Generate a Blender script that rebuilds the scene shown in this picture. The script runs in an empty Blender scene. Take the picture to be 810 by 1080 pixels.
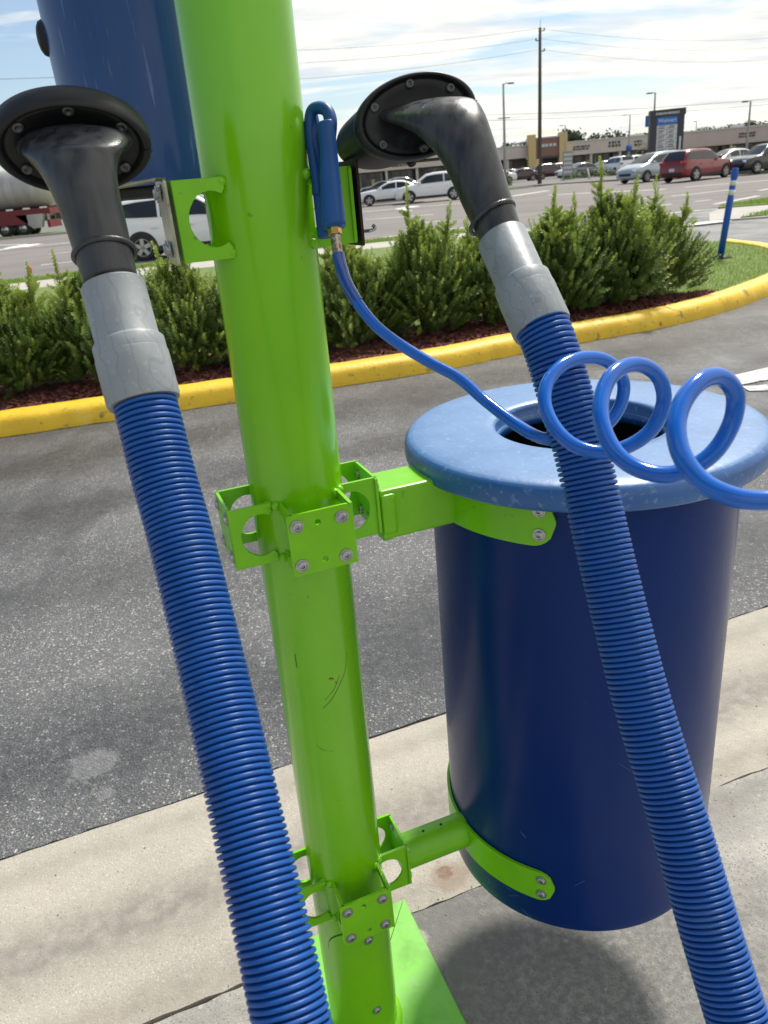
import bpy, bmesh, math, random
import numpy as np
from mathutils import Vector, Matrix, geometry
random.seed(7); rng = np.random.default_rng(7)
SC = bpy.context.scene; COL = SC.collection
# ------------------------------------------------------------------ camera
HC = 1.5; PITCH = math.radians(23.2); ROLL = math.radians(5.3); FP = 811.0
f_ = np.array([0, math.cos(PITCH), -math.sin(PITCH)])
r0 = np.array([1., 0, 0]); u0 = np.cross(r0, f_)
R_ = r0*math.cos(ROLL) - u0*math.sin(ROLL)
U_ = r0*math.sin(ROLL) + u0*math.cos(ROLL)
EYE = np.array([0, 0, HC])
cam = bpy.data.cameras.new('camera'); camo = bpy.data.objects.new('camera', cam); COL.objects.link(camo)
camo.matrix_world = Matrix(((R_[0], U_[0], -f_[0], 0), (R_[1], U_[1], -f_[1], 0), (R_[2], U_[2], -f_[2], HC), (0, 0, 0, 1)))
cam.sensor_fit = 'VERTICAL'; cam.sensor_height = 36; cam.lens = FP/1080*36
cam.clip_start = 0.02; cam.clip_end = 3000
cam.dof.use_dof = True; cam.dof.focus_distance = 1.05; cam.dof.aperture_fstop = 27/2.2
SC.camera = camo
# ------------------------------------------------------------------ sun, sky, exposure
SUN_AZ = math.atan2(0.50, 0.85)      # from +Y towards +X
SUN_EL = math.radians(53)
sd = Vector((math.sin(SUN_AZ)*math.cos(SUN_EL), math.cos(SUN_AZ)*math.cos(SUN_EL), math.sin(SUN_EL)))
sl = bpy.data.lights.new('sun', 'SUN'); sl.energy = 3.6; sl.angle = math.radians(8.0); sl.color = (1, .95, .86)
so = bpy.data.objects.new('sun', sl); COL.objects.link(so); so.rotation_euler = sd.to_track_quat('Z', 'Y').to_euler()
SC.view_settings.view_transform = 'Standard'; SC.view_settings.look = 'None'
SC.view_settings.exposure = 0.50; SC.view_settings.gamma = 1
w = bpy.data.worlds.new('World'); SC.world = w; w.use_nodes = True
nt = w.node_tree; N = nt.nodes; L = nt.links; N.clear()
def nd(tree, t, **k):
    n = tree.nodes.new(t)
    for a, b in k.items(): setattr(n, a, b)
    return n
sky = nd(nt, 'ShaderNodeTexSky', sky_type='NISHITA', sun_disc=False)
sky.sun_elevation = SUN_EL; sky.sun_rotation = SUN_AZ; sky.air_density = 1.0; sky.dust_density = .6; sky.ozone_density = 2.0
bg1 = nd(nt, 'ShaderNodeBackground'); bg1.inputs[1].default_value = 0.085; L.new(sky.outputs[0], bg1.inputs[0])
tc = nd(nt, 'ShaderNodeTexCoord'); sx = nd(nt, 'ShaderNodeSeparateXYZ'); L.new(tc.outputs['Generated'], sx.inputs[0])
def math_(tree, op, a, b=None, c=None, clamp=False):
    n = nd(tree, 'ShaderNodeMath', operation=op, use_clamp=clamp)
    for i, v in enumerate((a, b, c)):
        if v is None: continue
        if isinstance(v, (int, float)): n.inputs[i].default_value = v
        else: tree.links.new(v, n.inputs[i])
    return n.outputs[0]
zz = math_(nt, 'ADD', math_(nt, 'MAXIMUM', sx.outputs[2], 0.0), 0.09)
cx = math_(nt, 'DIVIDE', sx.outputs[0], zz); cy = math_(nt, 'DIVIDE', sx.outputs[1], zz)
cb = nd(nt, 'ShaderNodeCombineXYZ'); L.new(cx, cb.inputs[0]); L.new(cy, cb.inputs[1])
mp = nd(nt, 'ShaderNodeMapping'); mp.inputs['Scale'].default_value = (.34, .75, 1); mp.inputs['Rotation'].default_value = (0, 0, math.radians(-14)); mp.inputs['Location'].default_value = (1.7, 3.1, .4)
L.new(cb.outputs[0], mp.inputs[0])
n1 = nd(nt, 'ShaderNodeTexNoise'); n1.inputs['Scale'].default_value = 1.7; n1.inputs['Detail'].default_value = 7; n1.inputs['Roughness'].default_value = .58; n1.inputs['Distortion'].default_value = .5
L.new(mp.outputs[0], n1.inputs['Vector'])
n2 = nd(nt, 'ShaderNodeTexNoise'); n2.inputs['Scale'].default_value = 4.2; n2.inputs['Detail'].default_value = 5; n2.inputs['Roughness'].default_value = .6
L.new(mp.outputs[0], n2.inputs['Vector'])
# cover thickens towards the sun side (+X)
cov = math_(nt, 'ADD', n1.outputs[0], math_(nt, 'MULTIPLY', sx.outputs[0], .20))
ra = nd(nt, 'ShaderNodeMapRange'); L.new(cov, ra.inputs[0]); ra.inputs[1].default_value = .44; ra.inputs[2].default_value = .56; ra.inputs[3].default_value = .05; ra.inputs[4].default_value = .97
cr = nd(nt, 'ShaderNodeValToRGB'); L.new(n2.outputs[0], cr.inputs[0])
cr.color_ramp.elements[0].position = .30; cr.color_ramp.elements[0].color = (.60, .62, .64, 1)
cr.color_ramp.elements[1].position = .62; cr.color_ramp.elements[1].color = (.88, .86, .76, 1)
bg2 = nd(nt, 'ShaderNodeBackground'); bg2.inputs[1].default_value = 0.98; L.new(cr.outputs[0], bg2.inputs[0])
mx = nd(nt, 'ShaderNodeMixShader'); L.new(ra.outputs[0], mx.inputs[0]); L.new(bg1.outputs[0], mx.inputs[1]); L.new(bg2.outputs[0], mx.inputs[2])
wo = nd(nt, 'ShaderNodeOutputWorld'); L.new(mx.outputs[0], wo.inputs[0])

# ------------------------------------------------------------------ geometry helpers
def ray(x, y): return f_ + R_*(x-405)/FP - U_*(y-540)/FP
def P(x, y, d): return EYE + ray(x, y)*d                      # point at a depth
def G(x, y, z=0.0): r = ray(x, y); return EYE + r*((z-HC)/r[2])   # point on a level
def AY(x, y, Y): r = ray(x, y); return EYE + r*(Y/r[1])
def pv(dx, dy, d, toward=0.0): return (R_*dx - U_*dy)*d/FP - f_*toward
def vfr(x, y):
    v = -ray(x, y)/np.linalg.norm(ray(x, y)); r = R_-v*(R_@v); r = r/np.linalg.norm(r); return v, r, np.cross(v, r)
def nrm(v): v = np.asarray(v, float); return v/np.linalg.norm(v)
def cr_(pts, per):
    pts = [np.asarray(p, float) for p in pts]; out = []
    ext = [2*pts[0]-pts[1]] + pts + [2*pts[-1]-pts[-2]]
    for i in range(len(pts)-1):
        a, b, c, d = ext[i:i+4]
        for k in range(per):
            t = k/per
            out.append(.5*((2*b)+(-a+c)*t+(2*a-5*b+4*c-d)*t*t+(-a+3*b-3*c+d)*t**3))
    out.append(pts[-1]); return np.array(out)
def resample(p, step):
    s = np.concatenate([[0], np.cumsum(np.linalg.norm(np.diff(p, axis=0), axis=1))])
    n = max(2, int(round(s[-1]/step))+1); q = np.linspace(0, s[-1], n)
    return np.stack([np.interp(q, s, p[:, k]) for k in range(p.shape[1])], 1), q

class MB:
    def __init__(s): s.v = []; s.f = []; s.n = 0; s.sm = []; s.mi = []
    def add(s, V, F, smooth=False, mi=0):
        o = s.n; V = [tuple(map(float, p)) for p in V]; s.v += V; s.n += len(V)
        for f in F: s.f.append(tuple(i+o for i in f)); s.sm.append(smooth); s.mi.append(mi)
        return s
    def box(s, c, sz, ax=None, mi=0, taper=1.0):
        ax = np.eye(3) if ax is None else np.array([nrm(a) for a in ax]); h = np.array(sz)/2; V = []
        for z in (-1, 1):
            for x, y in ((-1, -1), (1, -1), (1, 1), (-1, 1)):
                t = taper if z > 0 else 1
                V.append(np.array(c)+ax[0]*x*h[0]*t+ax[1]*y*h[1]*t+ax[2]*z*h[2])
        return s.add(V, [(3, 2, 1, 0), (4, 5, 6, 7), (0, 1, 5, 4), (1, 2, 6, 5), (2, 3, 7, 6), (3, 0, 4, 7)], mi=mi)
    def rings(s, rs, cap0=True, cap1=True, smooth=True, mi=0, closed=True):
        n = len(rs[0]); V = [p for r in rs for p in r]; F = []
        for i in range(len(rs)-1):
            for j in range(n if closed else n-1):
                k = (j+1) % n; F.append((i*n+j, i*n+k, (i+1)*n+k, (i+1)*n+j))
        if cap0: F.append(tuple(range(n-1, -1, -1)))
        if cap1: F.append(tuple((len(rs)-1)*n+j for j in range(n)))
        return s.add(V, F, smooth, mi)
    def tube(s, pts, r, n=12, cap=True, smooth=True, mi=0):
        pts = np.asarray(pts, float); m = len(pts)
        T = np.gradient(pts, axis=0); T /= np.linalg.norm(T, axis=1)[:, None]
        a = np.array([0, 0, 1.]) if abs(T[0][2]) < .9 else np.array([1., 0, 0])
        u = nrm(np.cross(T[0], a)); rs = []
        rr = np.full(m, r) if np.isscalar(r) else np.asarray(r)
        th = np.linspace(0, 2*np.pi, n, endpoint=False)
        for i in range(m):
            u = nrm(u - T[i]*(u@T[i])); v = np.cross(T[i], u)
            R = rr[i]
            rs.append(pts[i][None]+(np.cos(th)[:, None]*u+np.sin(th)[:, None]*v)*(R if np.ndim(R) == 0 else np.asarray(R)[:, None]))
        return s.rings(rs, cap, cap, smooth, mi)
    def lathe(s, c, ax, prof, n=32, cap0=True, cap1=True, smooth=True, mi=0, ex=1.0, u=None):
        ax = nrm(ax); a = np.array([0, 0, 1.]) if abs(ax[2]) < .9 else np.array([1., 0, 0])
        u = nrm(np.cross(a, ax)) if u is None else nrm(u); v = np.cross(ax, u)
        th = np.linspace(0, 2*np.pi, n, endpoint=False)
        rs = [np.array(c)+ax*h+r*(np.cos(th)[:, None]*u+np.sin(th)[:, None]*v*ex) for r, h in prof]
        return s.rings(rs, cap0, cap1, smooth, mi)
    def plate(s, outline, holes, o, ex, ey, th, mi=0):
        loops = [outline]+holes; ez = np.cross(ex, ey)
        tris = geometry.tessellate_polygon([[Vector((p[0], p[1], 0)) for p in l] for l in loops])
        flat = [p for l in loops for p in l]; n = len(flat)
        V = [o+ex*p[0]+ey*p[1] for p in flat]+[o+ex*p[0]+ey*p[1]-ez*th for p in flat]
        F = []
        for t in tris:
            a, b, c = [np.array(flat[i]) for i in t]
            if (b-a)[0]*(c-a)[1]-(b-a)[1]*(c-a)[0] < 0: t = t[::-1]
            F.append(tuple(t)); F.append(tuple(i+n for i in t[::-1]))
        k = 0
        for l in loops:
            m = len(l)
            for j in range(m): F.append((k+j, k+(j+1) % m, k+(j+1) % m+n, k+j+n))
            k += m
        return s.add(V, F, mi=mi)
    def build(s, name, mats, parent=None, loc=None, bevel=0, recalc=False, weld=False):
        me = bpy.data.meshes.new(name); me.from_pydata(s.v, [], s.f)
        if recalc or weld:
            b = bmesh.new(); b.from_mesh(me)
            # keep flags: topology order is unchanged by recalc
            bmesh.ops.recalc_face_normals(b, faces=b.faces); b.to_mesh(me); b.free()
        me.polygons.foreach_set('use_smooth', s.sm); me.polygons.foreach_set('material_index', s.mi)
        for m in (mats if isinstance(mats, (list, tuple)) else [mats]): me.materials.append(m)
        me.update()
        o = bpy.data.objects.new(name, me); COL.objects.link(o)
        if loc is not None: o.location = loc
        if parent is not None: o.parent = parent
        if bevel:
            m = o.modifiers.new('bevel', 'BEVEL'); m.width = bevel; m.segments = 2; m.limit_method = 'ANGLE'; m.angle_limit = math.radians(40)
        return o
def npmesh(name, V, F, mat, parent=None, smooth=False):
    me = bpy.data.meshes.new(name); V = np.asarray(V, np.float32); F = np.asarray(F, np.int32); k = F.shape[1]
    me.vertices.add(len(V)); me.vertices.foreach_set('co', V.ravel())
    me.loops.add(F.size); me.loops.foreach_set('vertex_index', F.ravel())
    me.polygons.add(len(F)); me.polygons.foreach_set('loop_start', np.arange(len(F), dtype=np.int32)*k); me.polygons.foreach_set('loop_total', np.full(len(F), k, np.int32))
    me.materials.append(mat); me.update(calc_edges=True); me.validate()
    if smooth: me.polygons.foreach_set('use_smooth', [True]*len(me.polygons))
    o = bpy.data.objects.new(name, me); COL.objects.link(o)
    if parent is not None: o.parent = parent
    return o
def empty(name, loc=(0, 0, 0), rz=0):
    o = bpy.data.objects.new(name, None); COL.objects.link(o); o.location = tuple(map(float, loc)); o.rotation_euler = (0, 0, rz); o.empty_display_size = .1
    return o
def tag(o, label=None, cat=None, group=None, kind=None):
    if label: o['label'] = label
    if cat: o['category'] = cat
    if group: o['group'] = group
    if kind: o['kind'] = kind
    return o
def reparent(ch, par):     # keep world place (parents here are unrotated empties or meshes)
    ch.parent = par
    p = par; off = Vector((0, 0, 0))
    while p is not None: off += p.location; p = p.parent
    ch.location = ch.location-off
def copy_tree(o, parent=None):
    c = o.copy(); COL.objects.link(c); c.parent = parent
    for ch in list(o.children): copy_tree(ch, c)
    return c

# ------------------------------------------------------------------ materials
def mat(name, base, rough=.5, metal=0, spec=.5, var=None, vscale=5, vdetail=4, bump=0, bscale=60, bdist=.002, coat=0, spots=None, stretch=None, trans=0, ramp=(.35, .65), rvar=0, coord='Object'):
    m = bpy.data.materials.new(name); m.use_nodes = True; t = m.node_tree; b = t.nodes['Principled BSDF']
    b.inputs['Base Color'].default_value = (*base, 1); b.inputs['Roughness'].default_value = rough; b.inputs['Metallic'].default_value = metal
    b.inputs['Specular IOR Level'].default_value = spec; b.inputs['Coat Weight'].default_value = coat; b.inputs['Coat Roughness'].default_value = .08
    tcn = nd(t, 'ShaderNodeTexCoord'); vec = tcn.outputs[coord]
    if stretch:
        mpn = nd(t, 'ShaderNodeMapping'); mpn.inputs['Scale'].default_value = stretch; t.links.new(vec, mpn.inputs[0]); vec = mpn.outputs[0]
    col = None
    if var:
        n = nd(t, 'ShaderNodeTexNoise'); n.inputs['Scale'].default_value = vscale; n.inputs['Detail'].default_value = vdetail; n.inputs['Roughness'].default_value = .62; t.links.new(vec, n.inputs['Vector'])
        mr = nd(t, 'ShaderNodeMapRange'); t.links.new(n.outputs[0], mr.inputs[0]); mr.inputs[1].default_value = ramp[0]; mr.inputs[2].default_value = ramp[1]
        x = nd(t, 'ShaderNodeMix', data_type='RGBA'); t.links.new(mr.outputs[0], x.inputs[0]); x.inputs[6].default_value = (*base, 1); x.inputs[7].default_value = (*var, 1); col = x.outputs[2]
        if rvar:
            rr = math_(t, 'MULTIPLY_ADD', mr.outputs[0], rvar, rough); t.links.new(rr, b.inputs['Roughness'])
    if spots:       # list of (scale, lo, hi, colour, strength)
        for (s_, lo, hi, c_, k_) in spots:
            n = nd(t, 'ShaderNodeTexNoise'); n.inputs['Scale'].default_value = s_; n.inputs['Detail'].default_value = 3; n.inputs['Roughness'].default_value = .6; t.links.new(vec, n.inputs['Vector'])
            mr = nd(t, 'ShaderNodeMapRange'); t.links.new(n.outputs[0], mr.inputs[0]); mr.inputs[1].default_value = lo; mr.inputs[2].default_value = hi; mr.inputs[4].default_value = k_
            x = nd(t, 'ShaderNodeMix', data_type='RGBA'); t.links.new(mr.outputs[0], x.inputs[0])
            if col is None: x.inputs[6].default_value = (*base, 1)
            else: t.links.new(col, x.inputs[6])
            x.inputs[7].default_value = (*c_, 1); col = x.outputs[2]
    if col is not None: t.links.new(col, b.inputs['Base Color'])
    if bump:
        n = nd(t, 'ShaderNodeTexNoise'); n.inputs['Scale'].default_value = bscale; n.inputs['Detail'].default_value = 4; t.links.new(vec, n.inputs['Vector'])
        bp = nd(t, 'ShaderNodeBump'); bp.inputs['Strength'].default_value = bump; bp.inputs['Distance'].default_value = bdist; t.links.new(n.outputs[0], bp.inputs['Height']); t.links.new(bp.outputs[0], b.inputs['Normal'])
    if trans: b.inputs['Transmission Weight'].default_value = trans
    return m
def top_sheen(m, colr, k):     # sky and sun sheen painted into the colour of upward faces
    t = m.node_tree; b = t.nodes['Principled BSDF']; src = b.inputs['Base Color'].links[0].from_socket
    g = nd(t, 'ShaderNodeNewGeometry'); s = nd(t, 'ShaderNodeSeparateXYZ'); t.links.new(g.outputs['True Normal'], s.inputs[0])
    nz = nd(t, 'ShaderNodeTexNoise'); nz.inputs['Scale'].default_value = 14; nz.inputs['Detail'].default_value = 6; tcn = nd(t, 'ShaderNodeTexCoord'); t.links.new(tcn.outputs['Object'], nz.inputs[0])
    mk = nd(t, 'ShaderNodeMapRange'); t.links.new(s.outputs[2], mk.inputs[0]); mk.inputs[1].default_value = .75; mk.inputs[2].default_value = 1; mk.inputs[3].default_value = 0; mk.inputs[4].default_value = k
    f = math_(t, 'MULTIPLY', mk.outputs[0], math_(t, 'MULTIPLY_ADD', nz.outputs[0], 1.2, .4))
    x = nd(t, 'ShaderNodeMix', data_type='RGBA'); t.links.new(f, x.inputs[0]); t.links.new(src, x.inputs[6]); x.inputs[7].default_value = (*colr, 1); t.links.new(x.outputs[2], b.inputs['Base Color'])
M = {}
M['green'] = mat('green_paint', (.180, .52, .003), .20, spec=.5, var=(.160, .47, .003), vscale=6, bump=.2, bscale=26, bdist=.0005, coat=.22, rvar=.08,
                 spots=[(38, .72, .76, (.07, .16, .02), .6)])
M['greenbr'] = mat('green_powder_coat', (.190, .55, .003), .30, spec=.45, var=(.165, .48, .005), vscale=14, bump=.2, bscale=90, bdist=.0005, spots=[(55, .68, .74, (.10, .13, .05), .5)])
M['greenplate'] = mat('green_plate_paint', (.165, .50, .045), .5, spec=.4, var=(.20, .50, .09), vscale=9, bump=.3, bscale=120, bdist=.0006, spots=[(11, .52, .7, (.07, .22, .03), .6), (60, .6, .7, (.30, .45, .2), .4)])
M['bin'] = mat('navy_metal', (.0002, .019, .125), .20, spec=.17, var=(.0003, .022, .14), vscale=3, bump=.05, bscale=20, bdist=.0004, coat=.0, rvar=.1, spots=[(60, .72, .76, (.05, .08, .2), .5)])
M['can'] = mat('blue_canister_paint', (.003, .038, .17), .32, spec=.4, var=(.006, .050, .20), vscale=7, stretch=(6, 6, .6), coat=.3, rvar=.12, spots=[(16, .63, .72, (.12, .20, .42), .5)])
M['lid'] = mat('blue_poly_lid', (.008, .085, .29), .42, spec=.5, var=(.02, .115, .35), vscale=7, bump=.6, bscale=110, bdist=.0009, coat=.35, spots=[(90, .58, .7, (.20, .32, .52), .5), (22, .6, .68, (.02, .08, .27), .5)])
M['lid'].node_tree.nodes['Principled BSDF'].inputs['Coat Roughness'].default_value = .35
top_sheen(M['lid'], (.22, .40, .60), .27)
M['hose'] = mat('blue_hose_plastic', (.005, .072, .31), .33, spec=.45, var=(.007, .084, .35), vscale=30, rvar=.1, bump=.1, bscale=300, bdist=.0003, spots=[(18, .58, .74, (.05, .13, .32), .5), (120, .66, .74, (.18, .24, .36), .4)])
M['coil'] = mat('blue_air_hose', (.0015, .125, .56), .16, spec=.4, coat=.35, var=(.002, .105, .50), vscale=18, bump=.15, bscale=60, bdist=.0004)
M['gun'] = mat('blue_gun_plastic', (.004, .075, .27), .42, spec=.4, var=(.006, .06, .225), vscale=20, bump=.3, bscale=400, bdist=.0003)
M['grey'] = mat('grey_cuff_rubber', (.235, .26, .285), .38, spec=.5, var=(.30, .325, .35), vscale=16, bump=.35, bscale=180, bdist=.0005, spots=[(45, .62, .7, (.15, .165, .19), .5), (260, .62, .68, (.5, .52, .54), .35)], rvar=.15)
def vein(m, colr):
    t = m.node_tree; b = t.nodes['Principled BSDF']; src = b.inputs['Base Color'].links[0].from_socket
    tcn = nd(t, 'ShaderNodeTexCoord'); nz = nd(t, 'ShaderNodeTexNoise'); nz.inputs['Scale'].default_value = 34; nz.inputs['Detail'].default_value = 1; t.links.new(tcn.outputs['Object'], nz.inputs[0])
    s = nd(t, 'ShaderNodeSeparateXYZ'); t.links.new(tcn.outputs['Object'], s.inputs[0])
    a = math_(t, 'MULTIPLY_ADD', nz.outputs[0], .03, math_(t, 'MULTIPLY_ADD', s.outputs[2], .25, s.outputs[0]))
    pp = math_(t, 'PINGPONG', a, .007)
    mk = nd(t, 'ShaderNodeMapRange'); t.links.new(pp, mk.inputs[0]); mk.inputs[1].default_value = 0; mk.inputs[2].default_value = .0011; mk.inputs[3].default_value = .5; mk.inputs[4].default_value = 0
    x = nd(t, 'ShaderNodeMix', data_type='RGBA'); t.links.new(mk.outputs[0], x.inputs[0]); t.links.new(src, x.inputs[6]); x.inputs[7].default_value = (*colr, 1); t.links.new(x.outputs[2], b.inputs['Base Color'])
vein(M['grey'], (.17, .185, .21))
M['black'] = mat('black_nozzle_rubber', (.016, .017, .020), .24, spec=.55, var=(.045, .048, .055), vscale=2.4, vdetail=1, stretch=(40, 40, 1.0), ramp=(.30, .70), bump=.25, bscale=30, bdist=.0010, spots=[(14, .64, .74, (.05, .055, .062), .3)], rvar=.14)
M['blackmatte'] = mat('black_flange_rubber', (.006, .006, .008), .45, spec=.35, var=(.012, .012, .015), vscale=18, bump=.3, bscale=300, bdist=.0003, spots=[(30, .62, .72, (.05, .05, .06), .35)])
M['steel'] = mat('zinc_steel', (.50, .51, .52), .33, metal=.9, var=(.30, .31, .33), vscale=60, bump=.2, bscale=200, bdist=.0003)
M['galv'] = mat('galvanised_strap', (.42, .44, .36), .25, metal=.9, var=(.27, .28, .22), vscale=30, bump=.2, bscale=60, bdist=.0006, spots=[(80, .6, .7, (.16, .11, .07), .6)])
M['brass'] = mat('brass', (.62, .40, .13), .25, metal=1, var=(.45, .27, .09), vscale=80)
M['crimp'] = mat('crimped_ferrule', (.48, .42, .33), .35, metal=.9, var=(.25, .17, .10), vscale=180, ramp=(.45, .55))
M['clear'] = mat('clear_sleeve', (.92, .96, 1), .03, spec=.6, trans=1.0)
M['screw'] = mat('dull_screw', (.10, .10, .11), .4, metal=.6)
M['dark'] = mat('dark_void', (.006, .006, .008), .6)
M['binin'] = mat('bin_inside', (.004, .018, .08), .6)
M['darkseam'] = mat('dark_seam', (.02, .05, .01), .8)

def ground_mat(name, c1, c2, specks, big, rough, bump, bs, bd, wet=None, band=None, patches=None, blots=None):
    m = bpy.data.materials.new(name); m.use_nodes = True; t = m.node_tree; b = t.nodes['Principled BSDF']; lk = t.links
    b.inputs['Specular IOR Level'].default_value = .35
    tcn = nd(t, 'ShaderNodeTexCoord'); v = tcn.outputs['Object']
    def noise(s, d=4, r=.6, vec=None):
        n = nd(t, 'ShaderNodeTexNoise'); n.inputs['Scale'].default_value = s; n.inputs['Detail'].default_value = d; n.inputs['Roughness'].default_value = r; lk.new(vec or v, n.inputs['Vector']); return n.outputs[0]
    def mr(x, a, b_, c=0, d=1):
        n = nd(t, 'ShaderNodeMapRange'); lk.new(x, n.inputs[0]); n.inputs[1].default_value = a; n.inputs[2].default_value = b_; n.inputs[3].default_value = c; n.inputs[4].default_value = d; return n.outputs[0]
    def mix(fac, a, c):
        n = nd(t, 'ShaderNodeMix', data_type='RGBA'); lk.new(fac, n.inputs[0])
        for i, q in ((6, a), (7, c)):
            if isinstance(q, tuple): n.inputs[i].default_value = (*q, 1)
            else: lk.new(q, n.inputs[i])
        return n.outputs[2]
    col = mix(mr(noise(big, 5), .35, .65), c1, c2)
    for (s, lo, hi, c, k) in specks:
        vo = nd(t, 'ShaderNodeTexVoronoi'); vo.inputs['Scale'].default_value = s; lk.new(v, vo.inputs['Vector'])
        sp = nd(t, 'ShaderNodeSeparateColor'); lk.new(vo.outputs['Color'], sp.inputs[0])
        fac = math_(t, 'MULTIPLY', mr(sp.outputs[0], lo, hi, 0, k), mr(vo.outputs['Distance'], .5, .3))
        col = mix(fac, col, c)
    ro = None
    if patches:
        for (s, lo, hi, c, k, st) in patches:
            mpn = nd(t, 'ShaderNodeMapping'); mpn.inputs['Scale'].default_value = st; mpn.inputs['Rotation'].default_value = (0, 0, math.radians(-19.5)); lk.new(v, mpn.inputs[0])
            col = mix(mr(noise(s, 5, .65, mpn.outputs[0]), lo, hi, 0, k), col, c)
    if band:       # (list of (centre, half width, colour, strength)) along the drive direction
        sxy = nd(t, 'ShaderNodeSeparateXYZ'); lk.new(v, sxy.inputs[0])
        e2 = math_(t, 'ADD', math_(t, 'MULTIPLY', sxy.outputs[0], -math.sin(math.radians(19.5))), math_(t, 'MULTIPLY', sxy.outputs[1], math.cos(math.radians(19.5))))
        e2 = math_(t, 'ADD', e2, math_(t, 'MULTIPLY', math_(t, 'SUBTRACT', noise(3.5, 4, .7), .5), band[0][4]))
        for (c0, hw, c, k, _) in band:
            d = math_(t, 'ABSOLUTE', math_(t, 'SUBTRACT', e2, c0))
            fac = math_(t, 'MULTIPLY', mr(d, hw, hw*.15, 0, k), mr(noise(26, 4), .3, .62, .35, 1))
            col = mix(fac, col, c)
    for (bx_, by_, br, c, k, ed) in (blots or []):
        sxy = nd(t, 'ShaderNodeVectorMath', operation='SUBTRACT'); lk.new(v, sxy.inputs[0]); sxy.inputs[1].default_value = (bx_, by_, 0)
        le = nd(t, 'ShaderNodeVectorMath', operation='LENGTH'); lk.new(sxy.outputs[0], le.inputs[0])
        d = math_(t, 'ADD', math_(t, 'DIVIDE', le.outputs[1], br), math_(t, 'MULTIPLY', math_(t, 'SUBTRACT', noise(1.6/br, 5, .65), .5), ed))
        col = mix(math_(t, 'MULTIPLY', mr(d, 1.05, .72, 0, k), mr(noise(60, 4), .3, .6, .5, 1)), col, c)
    lk.new(col, b.inputs['Base Color'])
    if wet:
        lk.new(mr(noise(wet[0], 4), wet[1], wet[2], rough, wet[3]), b.inputs['Roughness'])
    else: b.inputs['Roughness'].default_value = rough
    bp = nd(t, 'ShaderNodeBump'); bp.inputs['Strength'].default_value = bump; bp.inputs['Distance'].default_value = bd
    h = math_(t, 'ADD', noise(bs, 3), noise(bs*.25, 3)); lk.new(h, bp.inputs['Height']); lk.new(bp.outputs[0], b.inputs['Normal'])
    return m
M['asphalt'] = ground_mat('asphalt', (.090, .094, .102), (.155, .158, .166), [(210, .5, .85, (.50, .48, .45), .9), (110, .82, .92, (.68, .64, .58), .85), (280, .45, .75, (.03, .03, .031), .85)], 1.6, .62, 1.0, 170, .006,
    band=[(6.15, .55, (.045, .041, .038), .8, .7), (5.3, .6, (.040, .035, .030), .85, 0), (4.3, .32, (.034, .031, .029), .75, 0), (3.3, .30, (.05, .05, .052), .6, 0), (2.15, .42, (.042, .045, .052), .8, 0)], blots=[(-.93, 1.83, .075, (.28, .28, .29), .5, 2.4), (-.85, 1.70, .03, (.25, .25, .26), .5, 2.0)],
    patches=[(1.1, .48, .62, (.055, .057, .063), .75, (1, .45, 1)), (9, .66, .72, (.22, .22, .22), .5, (1, .6, 1))], wet=(.8, .42, .58, .42))
M['road'] = ground_mat('road_asphalt', (.17, .152, .146), (.215, .195, .188), [(40, .7, .9, (.26, .25, .24), .5)], .2, .9, .3, 60, .003, patches=[(.5, .5, .65, (.13, .12, .118), .6, (.12, 1, 1))])
M['concrete'] = ground_mat('concrete', (.43, .395, .335), (.36, .335, .29), [(260, .62, .9, (.66, .62, .53), .6), (190, .78, .95, (.20, .18, .155), .6), (420, .6, .9, (.30, .27, .22), .5)], 3.2, .85, .5, 200, .0025,
    band=[(1.42, .13, (.19, .175, .16), .8, .13), (1.20, .07, (.24, .21, .18), .6, 0), (1.68, .05, (.27, .24, .20), .5, 0)], blots=[(0.064, 1.325, .022, (.13, .06, .035), .8, 1.6), (0.075, 1.31, .05, (.25, .17, .12), .5, 1.8)], patches=[(2.6, .55, .72, (.30, .27, .22), .5, (.5, 1, 1)), (14, .63, .7, (.27, .24, .20), .5, (1, 1, 1))])
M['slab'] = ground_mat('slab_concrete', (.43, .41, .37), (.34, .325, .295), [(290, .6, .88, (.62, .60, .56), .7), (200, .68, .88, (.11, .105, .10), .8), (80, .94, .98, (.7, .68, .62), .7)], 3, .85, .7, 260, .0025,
    blots=[(.26, .98, .56, (.135, .133, .128), .85, .8), (-.02, 1.12, .16, (.17, .165, .155), .7, 1.0), (-.01, 1.16, .022, (.5, .47, .42), .6, 1.2)], band=[(1.11, .055, (.20, .19, .17), .6, .07)], patches=[(3, .46, .62, (.23, .22, .205), .65, (1, 1, 1)), (16, .66, .72, (.5, .48, .44), .5, (1, 1, 1))])  # large dark blot widens the bin's shadow in the colour, with old staining
M['farwalk'] = mat('pale_sidewalk', (.46, .43, .40), .9, var=(.38, .36, .33), vscale=2)
M['parking'] = mat('parking_asphalt', (.17, .16, .155), .9, var=(.14, .135, .13), vscale=.3)
M['paint'] = mat('white_road_paint', (.66, .66, .64), .8, var=(.42, .41, .40), vscale=2.2, ramp=(.5, .75), spots=[(18, .56, .62, (.15, .15, .15), .75)])
M['paintfar'] = mat('far_road_paint', (.72, .72, .70), .8, var=(.55, .55, .54), vscale=1.2)
M['kerb'] = mat('yellow_kerb_paint', (.80, .52, .018), .55, var=(.68, .43, .02), vscale=2.4, bump=.5, bscale=40, bdist=.006, spots=[(5, .64, .70, (.11, .09, .05), .7), (22, .62, .68, (.25, .19, .08), .6), (3, .6, .75, (.85, .66, .15), .5)])
M['soil'] = mat('island_soil', (.05, .035, .022), .95, bump=.6, bscale=30, bdist=.02)
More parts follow.
